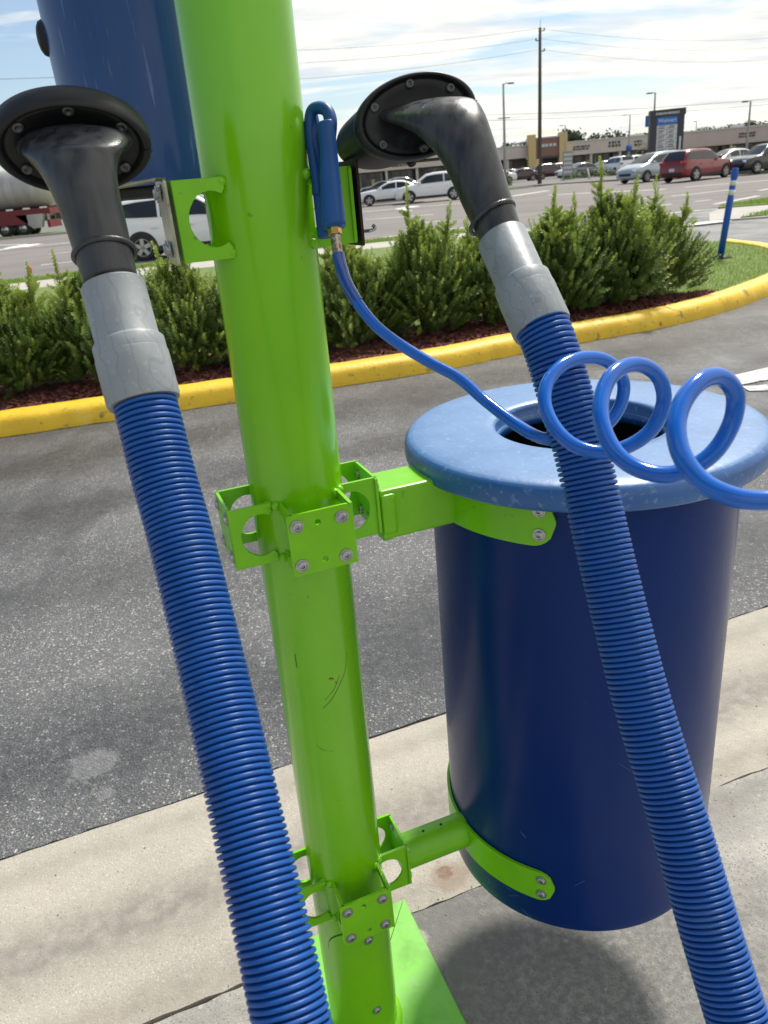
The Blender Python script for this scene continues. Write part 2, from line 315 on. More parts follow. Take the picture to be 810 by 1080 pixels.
M['mulch'] = mat('red_mulch', (.14, .035, .022), .95, var=(.075, .022, .016), vscale=30, bump=.9, bscale=60, bdist=.02)
M['grassg'] = mat('lawn_ground', (.10, .16, .03), .95, var=(.15, .20, .05), vscale=6, spots=[(3, .55, .7, (.24, .25, .08), .5)])
M['blade'] = mat('grass_blade', (.15, .29, .04), .6, var=(.24, .34, .07), vscale=2.5)
M['land'] = mat('distant_ground', (.15, .17, .09), .95, var=(.2, .19, .13), vscale=.02)

# ------------------------------------------------------------------ directions of the drive
YAW = math.radians(19.5)
E1 = np.array([math.cos(YAW), math.sin(YAW), 0]); E2 = np.array([-math.sin(YAW), math.cos(YAW), 0]); EZ = np.array([0, 0, 1.])
def D(a, b, z=0.0): return E1*a+E2*b+EZ*z
def sheet(name, pts, z, m, parent=None, base=None):
    mb = MB(); n = len(pts)
    if base is None:
        tr = geometry.tessellate_polygon([[Vector((p[0], p[1], 0)) for p in pts]])
        F = []
        for t in tr:
            a, b, c = [np.array(pts[i][:2]) for i in t]
            if (b-a)[0]*(c-a)[1]-(b-a)[1]*(c-a)[0] < 0: t = t[::-1]
            F.append(tuple(t))
        mb.add([(p[0], p[1], z) for p in pts], F)
    else:
        mb.plate([(p[0], p[1]) for p in pts], [], np.array([0, 0, z]), np.array([1., 0, 0]), np.array([0, 1., 0]), z-base)
    return mb.build(name, m, parent)
def S(o): o['kind'] = 'structure'; return o
# ground
S(sheet('ground', [(-900, -300), (1200, -300), (1200, 1500), (-900, 1500)], -.16, M['land']))
dark = S(sheet('joint_bed', [tuple(D(-4, -2)[:2]), tuple(D(6, -2)[:2]), tuple(D(6, 1.8)[:2]), tuple(D(-4, 1.8)[:2])], -.035, mat('joint_dirt', (.022, .019, .016), .95, bump=.8, bscale=80)))
def jag(a0, a1, b, amp, step=.03):
    n = int((a1-a0)/step); a = np.linspace(a0, a1, n); v = np.cumsum(rng.normal(0, .35, n)); v -= np.linspace(v[0], v[-1], n); v = v/max(1, np.abs(v).max())
    return [D(x, b+amp*(q+.5*rng.normal(0, .4))) for x, q in zip(a, v)]
asph = jag(-12, 20, 1.765, .008)
far_edge = []
S(sheet('driveway_asphalt', [tuple(p[:2]) for p in asph]+[(30, 23.5), (9, 22.8), (4.2, 22.6), (-30, 14), (-16, -2)], -.004, M['asphalt'], base=-.12))
# concrete gutter strip and slabs, each a piece of its own
gut = S(empty('concrete_sidewalk'))
for a0, a1 in ((-4, -.62), (-.612, 2.6), (2.608, 6)):
    lo = jag(a0, a1, 1.163, .010); hi = jag(a0, a1, 1.753, .004)
    sheet('gutter_slab', [tuple(p[:2]) for p in lo]+[tuple(p[:2]) for p in hi[::-1]], 0, M['concrete'], gut, base=-.1)
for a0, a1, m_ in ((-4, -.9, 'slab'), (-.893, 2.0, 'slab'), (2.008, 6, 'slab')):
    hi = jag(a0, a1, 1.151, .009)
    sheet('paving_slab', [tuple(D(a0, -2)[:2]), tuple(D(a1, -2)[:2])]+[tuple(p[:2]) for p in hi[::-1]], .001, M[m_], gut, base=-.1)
# small rust stain flake beside the joint, chips of gravel
mb = MB()
for i in range(260):
    a = rng.uniform(-.6, 2.2); b = 1.157+rng.normal(0, .03) if i % 2 else rng.uniform(.9, 1.7)
    p = D(a, b, .0015); s = rng.uniform(.0008, .0026)
    mb.box(p, (s*1.4, s, s), ax=[nrm(rng.normal(size=3)*[1, 1, .1]+[1, 0, 0]), [0, 1, 0], [0, 0, 1]])
S(tag(mb.build('loose_grit', mat('grit', (.3, .28, .25), .9)), kind='stuff')); bpy.data.objects['loose_grit']['kind'] = 'stuff'

# ------------------------------------------------------------------ island: kerb, mulch, lawn
foot = [(-14, 3.3), (-9, 4.2), (-5, 5.05)]+[tuple(G(*q)[:2]) for q in [(0, 461), (120, 443), (240, 425), (450, 393), (540, 375), (620, 360), (700, 345), (760, 330), (810, 312)]]+[(5.25, 9.4), (5.95, 10.6), (6.25, 12.0), (6.2, 13.2)]
fp = cr_([np.array([x, y, 0]) for x, y in foot], 10)
tg = np.gradient(fp, axis=0); tg /= np.linalg.norm(tg, axis=1)[:, None]; nl = np.stack([-tg[:, 1], tg[:, 0], tg[:, 2]*0], 1)
prof = [(0, -.1), (0, .015), (.012, .06), (.03, .105), (.065, .135), (.12, .146), (.20, .147), (.26, .14), (.275, .125), (.28, -.05)]
mb = MB(); rs = []
for i in range(len(fp)):
    wob = .006*math.sin(i*1.7)+rng.normal(0, .0025)
    rs.append([fp[i]+nl[i]*(a+wob*(1 if k < 5 else .4))+EZ*(z+(rng.normal(0, .0015) if z > 0 else 0)) for k, (a, z) in enumerate(prof)])
mb.rings(rs, False, False, True, closed=False)
kerb = mb.build('yellow_kerb', M['kerb'], recalc=True); S(kerb)
inner = [(p+n_*.275) for p, n_ in zip(fp, nl)]; inner2 = [(p+n_*1.25) for p, n_ in zip(fp, nl)]
back = [(5.3, 13.9), (4.5, 15.0), (4.2, 19.4), (-4, 17.4), (-9, 15.4), (-16, 13.2)]
S(sheet('lawn', [tuple(p[:2]) for p in inner]+back, .115, M['grassg'], base=-.1))
k0, k1 = 8, 92     # mulch bed follows the kerb as far as the last shrub
bedL = [inner[i]+nl[i]*.0 for i in range(0, 106)]
bedU = [inner[i]+nl[i]*(1.15*min(1, (106-i)/30.)**.6+.04*math.sin(i*.9)) for i in range(0, 106)]
S(sheet('mulch_bed', [tuple(p[:2]) for p in bedL]+[tuple(p[:2]) for p in bedU[::-1]], .123, M['mulch']))
# mulch chips (loose, uncountable)
V = []; F = []; n = 9000
ii = rng.integers(0, 105, n); tt = rng.random(n)**1.3
for k in range(n):
    i = ii[k]; p = bedL[i]*(1-tt[k])+bedU[i]*tt[k]+np.array([rng.normal(0, .05), rng.normal(0, .02), 0]); a = rng.uniform(0, math.pi); l = rng.uniform(.012, .035); wd = rng.uniform(.004, .010)
    d1 = np.array([math.cos(a), math.sin(a), rng.uniform(-.5, .5)])*l; d2 = np.array([-math.sin(a), math.cos(a), rng.uniform(-.4, .4)])*wd; b0 = len(V)
    pz = np.array([p[0], p[1], .130+rng.uniform(0, .016)]); V += [pz-d1-d2, pz+d1-d2, pz+d1+d2, pz-d1+d2]; F.append((b0, b0+1, b0+2, b0+3))
tag(npmesh('mulch_chips', V, F, mat('mulch_chip', (.20, .052, .035), .9, var=(.09, .028, .02), vscale=40, ramp=(.4, .6))), 'loose red brown wood mulch chips spread under the shrubs behind the yellow kerb', 'mulch', kind='stuff')
# grass blades on lawn and verges
def poly_sample(poly, n):
    poly = np.array(poly); lo = poly.min(0); hi = poly.max(0); out = []
    while len(out) < n:
        q = lo+(hi-lo)*rng.random((n*2, 2)); ins = np.zeros(len(q), bool); j = len(poly)-1
        for i in range(len(poly)):
            a, b = poly[i], poly[j]
            cnd = ((a[1] > q[:, 1]) != (b[1] > q[:, 1])) & (q[:, 0] < (b[0]-a[0])*(q[:, 1]-a[1])/(b[1]-a[1]+1e-12)+a[0]); ins ^= cnd; j = i
        out += list(q[ins])
    return np.array(out[:n])
def blades(name, polys, z, counts, h, wd):
    q = np.concatenate([poly_sample(p, c) for p, c in zip(polys, counts)]); n = len(q)
    a = rng.uniform(0, 2*np.pi, n); hh = h*rng.uniform(.5, 1.3, n); ww = wd*rng.uniform(.6, 1.3, n); ln = rng.normal(0, .4, (n, 2))*hh[:, None]
    dx = np.stack([np.cos(a)*ww, np.sin(a)*ww, np.zeros(n)], 1); b = np.concatenate([q, np.full((n, 1), z)], 1)
    V = np.empty((n, 3, 3)); V[:, 0] = b-dx; V[:, 1] = b+dx; V[:, 2] = b+np.concatenate([ln, hh[:, None]], 1)
    return npmesh(name, V.reshape(-1, 3), np.arange(n*3).reshape(n, 3), M['blade'])
lawnpoly = [tuple(p[:2]) for p in bedU[14:]]+[tuple(p[:2]) for p in inner[106:]]+[(5.2, 13.8), (4.3, 15.0), (4, 17), (-7, 14), (-9, 11.3)]
tag(blades('lawn_grass', [lawnpoly], .113, [90000], .045, .004), 'short green lawn grass between the yellow kerb, shrubs and side road', 'grass', kind='stuff')
vl = [(-30, 13.2), (-9, 17.9), (-4, 19.8), (4.3, 21.4), (4.4, 22.5), (-4, 21.1), (-9, 19.3), (-30, 15.1)]
S(sheet('left_verge', vl, .07, M['grassg'], base=-.1))
vr = [tuple(G(*q)[:2]) for q in [(757, 221.5), (810, 217.5)]]+[(22, 26.6), (22, 29), tuple(G(812, 211.5)[:2]), tuple(G(764, 219)[:2])]
S(sheet('right_verge', vr, .06, M['grassg'], base=-.1))
vr2 = [tuple(G(*q)[:2]) for q in [(781, 231.5), (815, 228.5)]]+[(20, 21.4), (20, 22.6), tuple(G(812, 225.5)[:2])]
S(sheet('right_lawn', vr2, .06, M['grassg'], base=-.1))
S(sheet('right_sidewalk', [tuple(G(*q)[:2]) for q in [(748, 234.5), (782, 232), (815, 229.5)]]+[(20, 21.0), (22, 26.9), tuple(G(812, 216.5)[:2]), tuple(G(757, 222)[:2]), tuple(G(748, 226)[:2])], .035, M['farwalk'], base=-.1))
S(sheet('left_sidewalk', [(-30, 10.0), (-16, 13.2), (-9, 15.4), (-4, 17.4), (4.2, 19.4), (4.3, 21.4), (-4, 19.8), (-9, 17.9), (-30, 13.2)], .085, M['farwalk'], base=-.1))
S(sheet('road', [(-160, -6), (-30, 15.0), (-9, 19.2), (-4, 21.0), (4.5, 22.5), (9, 22.6), (14, 24.9), (22, 28.4), (60, 44), (150, 40), (150, 62), (60, 55), (24.5, 49), (20.5, 60), (17, 70), (12, 66), (0, 60), (-26, 57), (-160, 60)], .004, M['road'], base=-.1))
S(sheet('far_verge', [(-160, 60.2), (-26, 57.2), (0, 60.2), (12, 66.2), (14.5, 68.2), (14.5, 74), (3, 70), (-26, 64), (-160, 68)], .12, M['grassg'], base=-.1))
S(sheet('far_parking', [(-260, 66), (-26, 63), (5, 69.5), (16, 72), (17.5, 70), (22, 62.5), (27, 56), (70, 62), (180, 70), (180, 170), (-260, 170)], .06, M['parking'], base=-.12))
S(sheet('right_far_verge', [(24.2, 49.6), (60, 55.5), (150, 62.3), (150, 66), (60, 60), (26.5, 55)], .13, M['grassg'], base=-.1))
blades('verge_grass', [vl, [(24.2, 49.6), (60, 55.5), (60, 60), (26.5, 55)], vr, vr2], .07, [26000, 7000, 9000, 6000], .07, .012)
tag(bpy.data.objects['verge_grass'], 'rough green roadside grass along the road beyond the shrub hedge', 'grass', kind='stuff')
# far kerbs
for pts in ([(-60, 59), (-26, 57), (0, 60), (12, 66), (14.6, 68.1)], [(24.1, 49.2), (60, 55.1), (150, 62)]):
    mb = MB(); pp = np.array([(x, y, .06) for x, y in pts]); 
    for a, b in zip(pp[:-1], pp[1:]):
        d = nrm(b-a); mb.box((a+b)/2, (np.linalg.norm(b-a), .22, .2), ax=[d, np.cross(EZ, d), EZ])
    S(mb.build('far_kerb', mat('kerb_concrete', (.36, .34, .32), .9)))
# painted markings on the road (each stroke a piece)
rm = S(empty('road_markings'))
def stroke(a, b, wd, z=.009, name='lane_stripe', m='paintfar'):
    p = G(*a, z); q = G(*b, z); d = nrm(q-p); s_ = np.cross(EZ, d)*wd/2
    mb = MB(); mb.add([p-s_, q-s_, q+s_, p+s_], [(0, 1, 2, 3)]); return mb.build(name, M[m], rm)
for a, b, wd in [((-20, 265), (78, 255.5), .35), ((-10, 259), (40, 257), .3), ((52, 268.3), (80, 265), .2), ((43, 279.5), (84, 275), .2), ((21, 294), (48, 291), .2), ((84, 276), (96, 274.6), .2),
                 ((215, 243), (250, 240), .2), ((340, 229), (376, 224.5), .3), ((376, 224.2), (500, 213), .35), ((385, 231.6), (457, 226.2), .25), ((427, 237), (464, 233), .25), ((405, 250), (419, 248.6), .22), ((385, 257), (441, 253), .25), ((470, 242), (490, 240), .22), ((470, 252), (520, 246), .25),
                 ((540, 206.8), (578, 201), .55), ((578, 205.6), (702, 199.6), .35), ((708, 206.8), (770, 200.2), .22), ((692, 217.2), (709, 215.2), .2), ((733, 212.4), (750, 210.6), .2), ((754, 215.2), (800, 206.5), .2), ((661, 226.8), (679, 224), .2), ((560, 243), (640, 233), .22), ((655, 230), (812, 214.6), .25),
                 ((722, 197.4), (812, 190), .3), ((640, 213), (690, 208), .2), ((800, 201), (812, 199), .2)]:
    stroke(a, b, wd)
p = [G(*q, .009) for q in [(414, 220.6), (432, 217.4), (444, 217), (428, 220.2), (436, 222.4)]]; MB().add(p, [(0, 4, 3, 2, 1)]).build('turn_arrow', M['paintfar'], rm)
p = [G(*q, .009) for q in [(-4, 264.5), (8, 260.8), (30, 257.2), (46, 257), (30, 260)]]; MB().add(p, [(0, 4, 3, 2, 1)]).build('merge_wedge', M['paintfar'], rm)
stroke((716, 238), (765, 232.5), .55, .03, 'stop_bar')
# white arrow painted on the drive, cut by the picture's right edge
am = S(empty('driveway_marking'))
def gp(name, q, z=.003): 
    p = [G(*a, z) for a in q]; return sheet(name, [tuple(a[:2]) for a in p], z, M['paint'], am)
gp('arrow_shaft', [(764, 398), (842, 380), (860, 391), (776, 406.5)]); gp('arrow_barb', [(782, 407.3), (800, 406.5), (850, 397), (866, 408), (812, 411.5), (790, 412)])

# ------------------------------------------------------------------ green post
post = empty('vacuum_post', (-.128, .991, 0))
def axis(z): return np.array([-.128+.0094*z, .991+.0015*z, z])
RP = .0635
mb = MB(); n = 96
th = np.linspace(0, 2*np.pi, n, endpoint=False); rs = []
for z in np.linspace(.012, 2.7, 60): rs.append(axis(z)+RP*np.stack([np.cos(th), np.sin(th), th*0], 1))
mb.rings(rs, False, True); tube_ = mb.build('pole', M['green']); reparent(tube_, post)
M['scr'] = mat('paint_scratch', (.05, .09, .02), .6); M['rustf'] = mat('rust_fleck', (.30, .07, .02), .8)
def on_pole(px, py):
    r = ray(px, py); a0 = axis(.8)[:2]; d = r[:2]; A_ = d@d; B_ = -2*(d@a0); C_ = a0@a0-RP*RP; t = (-B_-math.sqrt(B_*B_-4*A_*C_))/(2*A_); return EYE+r*t
for pts_, r_, mm in (([(341, 747), (350, 737), (358, 722), (364, 706), (365, 688)], .0006, 'scr'), ([(343, 738), (352, 727), (358, 712)], .0005, 'scr'), ([(347, 716), (349, 715.5), (351.5, 716)], .0015, 'rustf'), ([(353.5, 719), (354.5, 720), (355, 721.5)], .0009, 'rustf'), ([(332, 436), (334, 450), (333, 463)], .0007, 'scr'), ([(334, 786), (341, 791), (352, 792)], .0005, 'scr'), ([(311, 690), (313, 704)], .0005, 'scr')):
    mb = MB(); mb.tube(cr_([on_pole(*q) for q in pts_], 5), r_, 6); reparent(mb.build('scratch' if mm == 'scr' else 'rust_fleck', M[mm]), post)
# base plate: two leaves meeting on a seam, and the weld ring
bp0 = [(-.173, -.213), (.173, -.213), (.173, .213), (-.173, .213)]
c0 = axis(0)
mb = MB(); mb.plate([(-.173, -.213), (.173, -.213), (.173, .213), (.052, .06), (-.05, .04), (-.173, .04)], [], c0+EZ*.012, E1, E2, .012)
reparent(mb.build('base_plate', M['greenplate'], bevel=.0012), post)
mb = MB(); mb.plate([(-.173, .043), (-.05, .043), (.050, .063), (.171, .2145), (.168, .2145), (-.173, .213)], [], c0+EZ*.0115, E1, E2, .0115)
reparent(mb.build('base_plate', M['greenplate'], bevel=.0012), post)
mb = MB(); mb.lathe(c0+EZ*.012, EZ, [(.074, 0), (.0735, .004), (.066, .010), (.0636, .012)], 64, False, False); reparent(mb.build('weld_ring', M['greenbr']), post)
# bolt mesh shared
def bolt_mb(r=.0058, h=.004):
    b = MB(); b.lathe((0, 0, 0), (0, 0, 1), [(r*1.55, 0), (r*1.55, .0012), (r*1.05, .0013), (r, .0016), (r, h*.8), (r*.8, h), (r*.52, h), (r*.5, h*.35)], 20, False, True, smooth=False); return b
bme = bolt_mb().build('bolt', M['steel']); boltmesh = bme.data; bpy.data.objects.remove(bme)
def bolt(pos, d, parent, sc=1.0, name='bolt'):
    o = bpy.data.objects.new(name, boltmesh); COL.objects.link(o); o.location = tuple(map(float, pos)); o.rotation_euler = Vector(d).to_track_quat('Z', 'Y').to_euler(); o.scale = (sc,)*3
    reparent(o, parent) if parent else None; return o
def circle(cx, cy, r, n=16, ry=None): return [(cx+r*math.cos(t), cy+(ry or r)*math.sin(t)) for t in -np.linspace(0, 2*math.pi, n, endpoint=False)]
def rrect(x0, y0, x1, y1, r=.004, n=4):
    o = []
    for cx_, cy_, a in ((x1-r, y0+r, -90), (x1-r, y1-r, 0), (x0+r, y1-r, 90), (x0+r, y0+r, 180)):
        for k in range(n+1): t = math.radians(a+90*k/n); o.append((cx_+r*math.cos(t), cy_+r*math.sin(t)))
    return o
def bracket(z0, z1, which, bolts=True):
    h = z1-z0; c = axis((z0+z1)/2)
    for key in which:
        d = {'F': -E2, 'L': -E1, 'R': E1, 'B': E2}[key]; t = np.cross(EZ, d)
        o = c+d*.105
        holes = [circle(-.002, h*.5-.016, .0042), circle(.002, -h*.5+.016, .0042)]
        mb = MB(); mb.plate(rrect(-.042, -h/2, .042, h/2, .005), holes, o, t, EZ, .0038)
        pl = mb.build('bracket_plate', M['greenbr'], bevel=.0008); reparent(pl, post)
        if bolts:
            for a in (-.030, .030):
                for b in (-h/2+.014, h/2-.016): 
                    bolt(o+t*a+EZ*b+d*.0002, d, pl)
                    bolt(o+t*a+EZ*b-d*.0042, -d, pl, .9, 'nut')
        for s_ in (-1, 1):
            # side flange runs back to the pole with a rounded notch
            x0 = .0478; pts = [(x0, h/2)]; pts = [(.1045, -h/2), (.1045, h/2), (x0, h/2), (x0, h/2-.012)]
            for k in range(0, 17):
                a = math.radians(118-(k/16)*236) if False else math.radians(118+(-236)*k/16)
                pts.append((.0645-.0275*math.cos(a)*-1 if False else .0645+.0275*math.cos(a), .0300*math.sin(a)))
            pts += [(x0, -h/2+.012), (x0, -h/2)]
            # clean: order ccw
            mb = MB()
            if s_ > 0: mb.plate([(p[0], p[1]) for p in pts], [], c+t*.0420, d, EZ, .0038)
            else: mb.plate([(p[0], p[1]) for p in pts], [], c-t*.0420+t*.0038, d, EZ, .0038)
            fl = mb.build('bracket_flange', M['greenbr'], bevel=.0006); reparent(fl, post)
            for zz_ in (h/2-.005, -h/2+.005):
                mb = MB(); mb.lathe(c+t*s_*.0405+d*.0490+EZ*zz_, nrm(d*.6+t*s_+EZ*rng.normal(0, .2)), [(.002, -.005), (.0058, -.003), (.0068, .001), (.0045, .005), (.001, .0068)], 10)
                reparent(mb.build('weld_bead', M['greenbr']), post)
bracket(.360, .448, 'FLRB'); bracket(1.043, 1.128, 'FLRB'); bracket(1.434, 1.520, 'LR', bolts=False)
# hand-hole cover on the foot of the pole, with two bolts
def curved(c0f, R, a0, a1, z0, z1, rnd, th_, dirf=0, nz=15, na=28, corner=None):
    mb = MB(); rs = []; rs2 = []
    cols = []
    for i in range(na+1):
        u = -1+2*i/na; a = (a0+a1)/2+(a1-a0)/2*u
        # vertical half extent shrinks near the ends -> rounded outline
        edge = rnd/((a1-a0)/2*R); e = max(0, abs(u)-(1-edge))/edge; k = math.sqrt(max(0.0004, 1-e*e))
        hz = (z1-z0)/2; hh = hz-rnd+rnd*k; zc = (z0+z1)/2
        cols.append((a, zc-hh, zc+hh))
    out = []; inn = []
    for a, lo, hi in cols:
        out.append([c0f(z)+R*np.array([math.cos(a), math.sin(a), 0]) for z in np.linspace(lo, hi, nz)])
        inn.append([c0f(z)+(R-th_)*np.array([math.cos(a), math.sin(a), 0]) for z in np.linspace(lo, hi, nz)])
    rs = [list(o)+list(reversed(i)) for o, i in zip(out, inn)]
    mb.rings(rs, True, True, True); return mb
fa = math.atan2(-E2[1], -E2[0])
mb = curved(axis, RP+.0008, fa-1.075, fa+1.145, .0535, .3315, .056, .003); gv = mb.build('cover_gap', M['darkseam'], recalc=True); reparent(gv, post)
mb = curved(axis, RP+.0022, fa-1.05, fa+1.12, .055, .330, .055, .004); cv = mb.build('access_cover', M['green'], recalc=True); m_ = cv.modifiers.new('es', 'EDGE_SPLIT'); m_.split_angle = math.radians(50); reparent(cv, post)
for zc in (.300, .118):
    a = fa+.14; bolt(axis(zc)+(RP+.0025)*np.array([math.cos(a), math.sin(a), 0]), (math.cos(a), math.sin(a), 0), cv, .95)
# ------------------------------------------------------------------ arms and straps that carry the bin
BC = np.array([-.115, .993, 0])+E1*.459
RB = .238
def arm_box(z0, z1, w_, a0, a1):
    mb = MB(); c_ = axis((z0+z1)/2); mb.box(c_+E1*(a0+a1)/2, (a1-a0, w_, z1-z0), ax=[E1, E2, EZ]); return mb
ar = arm_box(1.030, 1.106, .078, .1075, .238).build('upper_arm', M['greenbr'], bevel=.004); reparent(ar, post)
mb = arm_box(1.038, 1.101, .088, .107, .131); q = mb.build('arm_collar', M['greenbr'], bevel=.006); reparent(q, ar)
mb = arm_box(1.022, 1.036, .05, .112, .128); q = mb.build('arm_tab', M['greenbr'], bevel=.002); reparent(q, ar)
c_ = axis(.395); mb = MB(); mb.tube([c_+E1*t for t in np.linspace(.107, .238, 6)], .031, 40); ar2 = mb.build('lower_arm', M['greenbr']); m_ = ar2.modifiers.new('es', 'EDGE_SPLIT'); reparent(ar2, post)
mb = MB()
for t_ in (.15, .185): mb.lathe(c_+E1*t_+EZ*.0310, EZ, [(.0025, 0), (.0025, .0006)], 10, False, True)
reparent(mb.build('arm_hole', M['dark']), ar2)
da = math.atan2(-E1[1], -E1[0])
def strap(z0, z1, p0, p1, rnd):
    f = lambda z: np.array([BC[0], BC[1], z])
    mb = curved(f, RB+.0065, da-p0, da+p1, z0, z1, rnd, .005, nz=9, na=60); o = mb.build('bin_strap', M['greenbr'], recalc=True); o.modifiers.new('es', 'EDGE_SPLIT').split_angle = math.radians(50); reparent(o, post)
    for a in (da-p0+.09, da+p1-.09):
        for k in (.25, .75):
            v = np.array([math.cos(a), math.sin(a), 0]); bolt(f(z0+(z1-z0)*k)+v*(RB+.0068), v, o, 1.0)
    return o
strap(1.030, 1.100, .80, .84, .033); strap(.362, .425, .95, .84, .030)
tag(post, 'tall glossy lime green steel post on a base plate with box brackets and bin arms', 'post')

# ------------------------------------------------------------------ trash bin
binr = empty('trash_bin', (BC[0], BC[1], .3))
f0 = np.array([BC[0], BC[1], 0])
mb = MB(); mb.lathe(f0, EZ, [(.05, .303), (RB-.006, .303), (RB-.001, .3), (RB, .304)]+[(RB, z) for z in np.linspace(.32, 1.10, 14)]+[(RB-.003, 1.102), (RB-.003, 1.0), (RB-.004, .5), (RB-.006, .31), (.02, .306)], 160, True, True)
o = mb.build('bin_body', M['bin']); o.modifiers.new('es', 'EDGE_SPLIT').split_angle = math.radians(40); reparent(o, binr)
M['scuff'] = mat('bin_scuff', (.10, .15, .30), .6)
for k in range(16):
    a = rng.uniform(-2.6, -.35); z = rng.uniform(.33, .85) if k % 3 else rng.uniform(.315, .36); dl_ = rng.uniform(.010, .028); sl_ = rng.uniform(-1, 1)
    pts_ = [f0+EZ*(z+dl_*sl_*t)+(RB+.0001)*np.array([math.cos(a+dl_*t/RB), math.sin(a+dl_*t/RB), 0]) for t in np.linspace(0, 1, 6)]
    mb = MB(); mb.tube(pts_, rng.uniform(.0002, .00045), 5); reparent(mb.build('scuff', M['scuff']), binr)
prof = [(.268, 1.094), (.2735, 1.0955), (.2755, 1.099), (.2762, 1.106), (.2757, 1.116), (.2735, 1.1235), (.2685, 1.1285), (.261, 1.1310), (.24, 1.1325), (.20, 1.1330), (.15, 1.1325), (.1355, 1.1315), (.1318, 1.129), (.1305, 1.125), (.1303, 1.095), (.1275, 1.095), (.1275, 1.112), (.15, 1.112), (.25, 1.115), (.266, 1.10), (.266, 1.094)]
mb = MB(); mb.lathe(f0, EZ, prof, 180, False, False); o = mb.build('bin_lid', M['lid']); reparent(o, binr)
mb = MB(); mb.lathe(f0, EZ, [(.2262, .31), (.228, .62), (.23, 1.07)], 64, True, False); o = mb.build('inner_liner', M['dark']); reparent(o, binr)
tag(binr, 'round navy blue metal trash bin with a lighter blue ring lid, bolted to green arms', 'trash bin')

# ------------------------------------------------------------------ blue canister above left, behind the post
CC = P(175, 100, 1.30); CR = .176; zb = 1.525
can = empty('vacuum_canister', (CC[0], CC[1], zb)); f0 = np.array([CC[0], CC[1], 0])
mb = MB(); mb.lathe(f0, EZ, [(.10, zb+.004), (CR*.955, zb), (CR*.962, zb+.004), (CR*.965, zb+.02)]+[(CR*(.965+.035*k/10), zb+.02+.9*k/10) for k in range(1, 11)], 128)
o = mb.build('canister_body', M['can']); o.modifiers.new('es', 'EDGE_SPLIT').split_angle = math.radians(40); reparent(o, can)
mb = MB(); mb.lathe(f0, EZ, [(.03, zb-.019), (.12, zb-.018), (.135, zb-.014), (.14, zb+.004)], 64); reparent(mb.build('underside_pan', M['blackmatte']), can)
pc = AY(50, 47, CC[1]); vh = nrm(CC*[1, 1, 0]); dirn = nrm(np.array([-vh[1], vh[0], 0])-vh*.10); base = np.array([CC[0], CC[1], pc[2]])+dirn*(CR*.985-.006)
mb = MB(); mb.lathe(base, dirn, [(.026, -.01), (.026, .004), (.023, .010), (.016, .014), (.006, .016)], 32); reparent(mb.build('rubber_plug', M['blackmatte']), can)
tag(can, 'large blue painted vacuum canister hanging behind the green post, top left', 'vacuum')

# ------------------------------------------------------------------ corrugated hose builder
def corrugated(name, pts, R, pitch, parent, amp=.0062, k=14, n=56):
    p, q = resample(cr_([P(*a) for a in pts], 24), pitch/k); m = len(p)
    T = np.gradient(p, axis=0); T /= np.linalg.norm(T, axis=1)[:, None]; u = nrm(np.cross(T[0], f_)); th = np.linspace(0, 2*np.pi, n, endpoint=False); V = np.empty((m, n, 3))
    for i in range(m):
        u = nrm(u-T[i]*(u@T[i])); v = np.cross(T[i], u)
        ph = (q[i]/pitch+th/(2*np.pi)) % 1.0
        r = R-amp*np.abs(2*ph-1)**4.2
        if i < 3: r = r*0+R-amp
        V[i] = p[i]+(np.cos(th)[:, None]*u+np.sin(th)[:, None]*v)*r[:, None]
    idx = np.arange(m*n).reshape(m, n); F = np.stack([idx[:-1], np.roll(idx, -1, 1)[:-1], np.roll(idx, -1, 1)[1:], idx[1:]], -1).reshape(-1, 4)
    return npmesh(name, V.reshape(-1, 3), F, M['hose'], parent, smooth=True)
def loft(secs, per=8, n=40, cap0=True, cap1=True, pw=1.0):
    A = cr_([np.concatenate([c, w_, v_]) for c, w_, v_ in secs], per); th = np.linspace(0, 2*np.pi, n, endpoint=False)
    cs = np.sign(np.cos(th))*np.abs(np.cos(th))**pw; sn = np.sign(np.sin(th))*np.abs(np.sin(th))**pw
    return [a[None, 0:3]+cs[:, None]*a[None, 3:6]+sn[:, None]*a[None, 6:9] for a in A]
def flange(C, X, Y, Nn, parent, cup=None, n=96, seam=True):
    prof = [(.30, -.012), (.93, -.016), (.985, -.012), (1.0, -.004), (1.0, .003), (.985, .0085), (.95, .0115), (.905, .0115), (.875, .0085), (.868, .0040), (.858, .0040), (.85, .0062), (.80, .0066), (.66, .0050), (.55, .0035), (.3, .002)]
    th = np.linspace(0, 2*np.pi, n, endpoint=False)
    rs = [C+Nn*h+(np.cos(th)[:, None]*X+np.sin(th)[:, None]*Y)*s for s, h in prof]
    mb = MB(); mb.rings(rs, True, True); fl = mb.build('nozzle_flange', M['blackmatte'], parent, recalc=True)
    for a in (35, 90, 145, 215, 270, 325):
        a = math.radians(a); pos = C+(math.cos(a)*X+math.sin(a)*Y)*.765+Nn*.0062
        mb = MB(); mb.lathe((0, 0, 0), (0, 0, 1), [(.0052, -.001), (.0050, .0016), (.0036, .0026), (.0020, .0026), (.0018, .001), (.0001, .001)], 16)
        o = mb.build('screw', M['screw'], fl); o.location = tuple(pos); o.rotation_euler = Vector(Nn).to_track_quat('Z', 'Y').to_euler()
    if seam:
        for s_ in (-1, 1):
            mb = MB(); mb.box(C+X*s_*.935+Nn*.0112, (.0075, .0010, .002), ax=[X, nrm(Y), Nn]); mb.build('flange_seam', M['dark'], fl)
    return fl
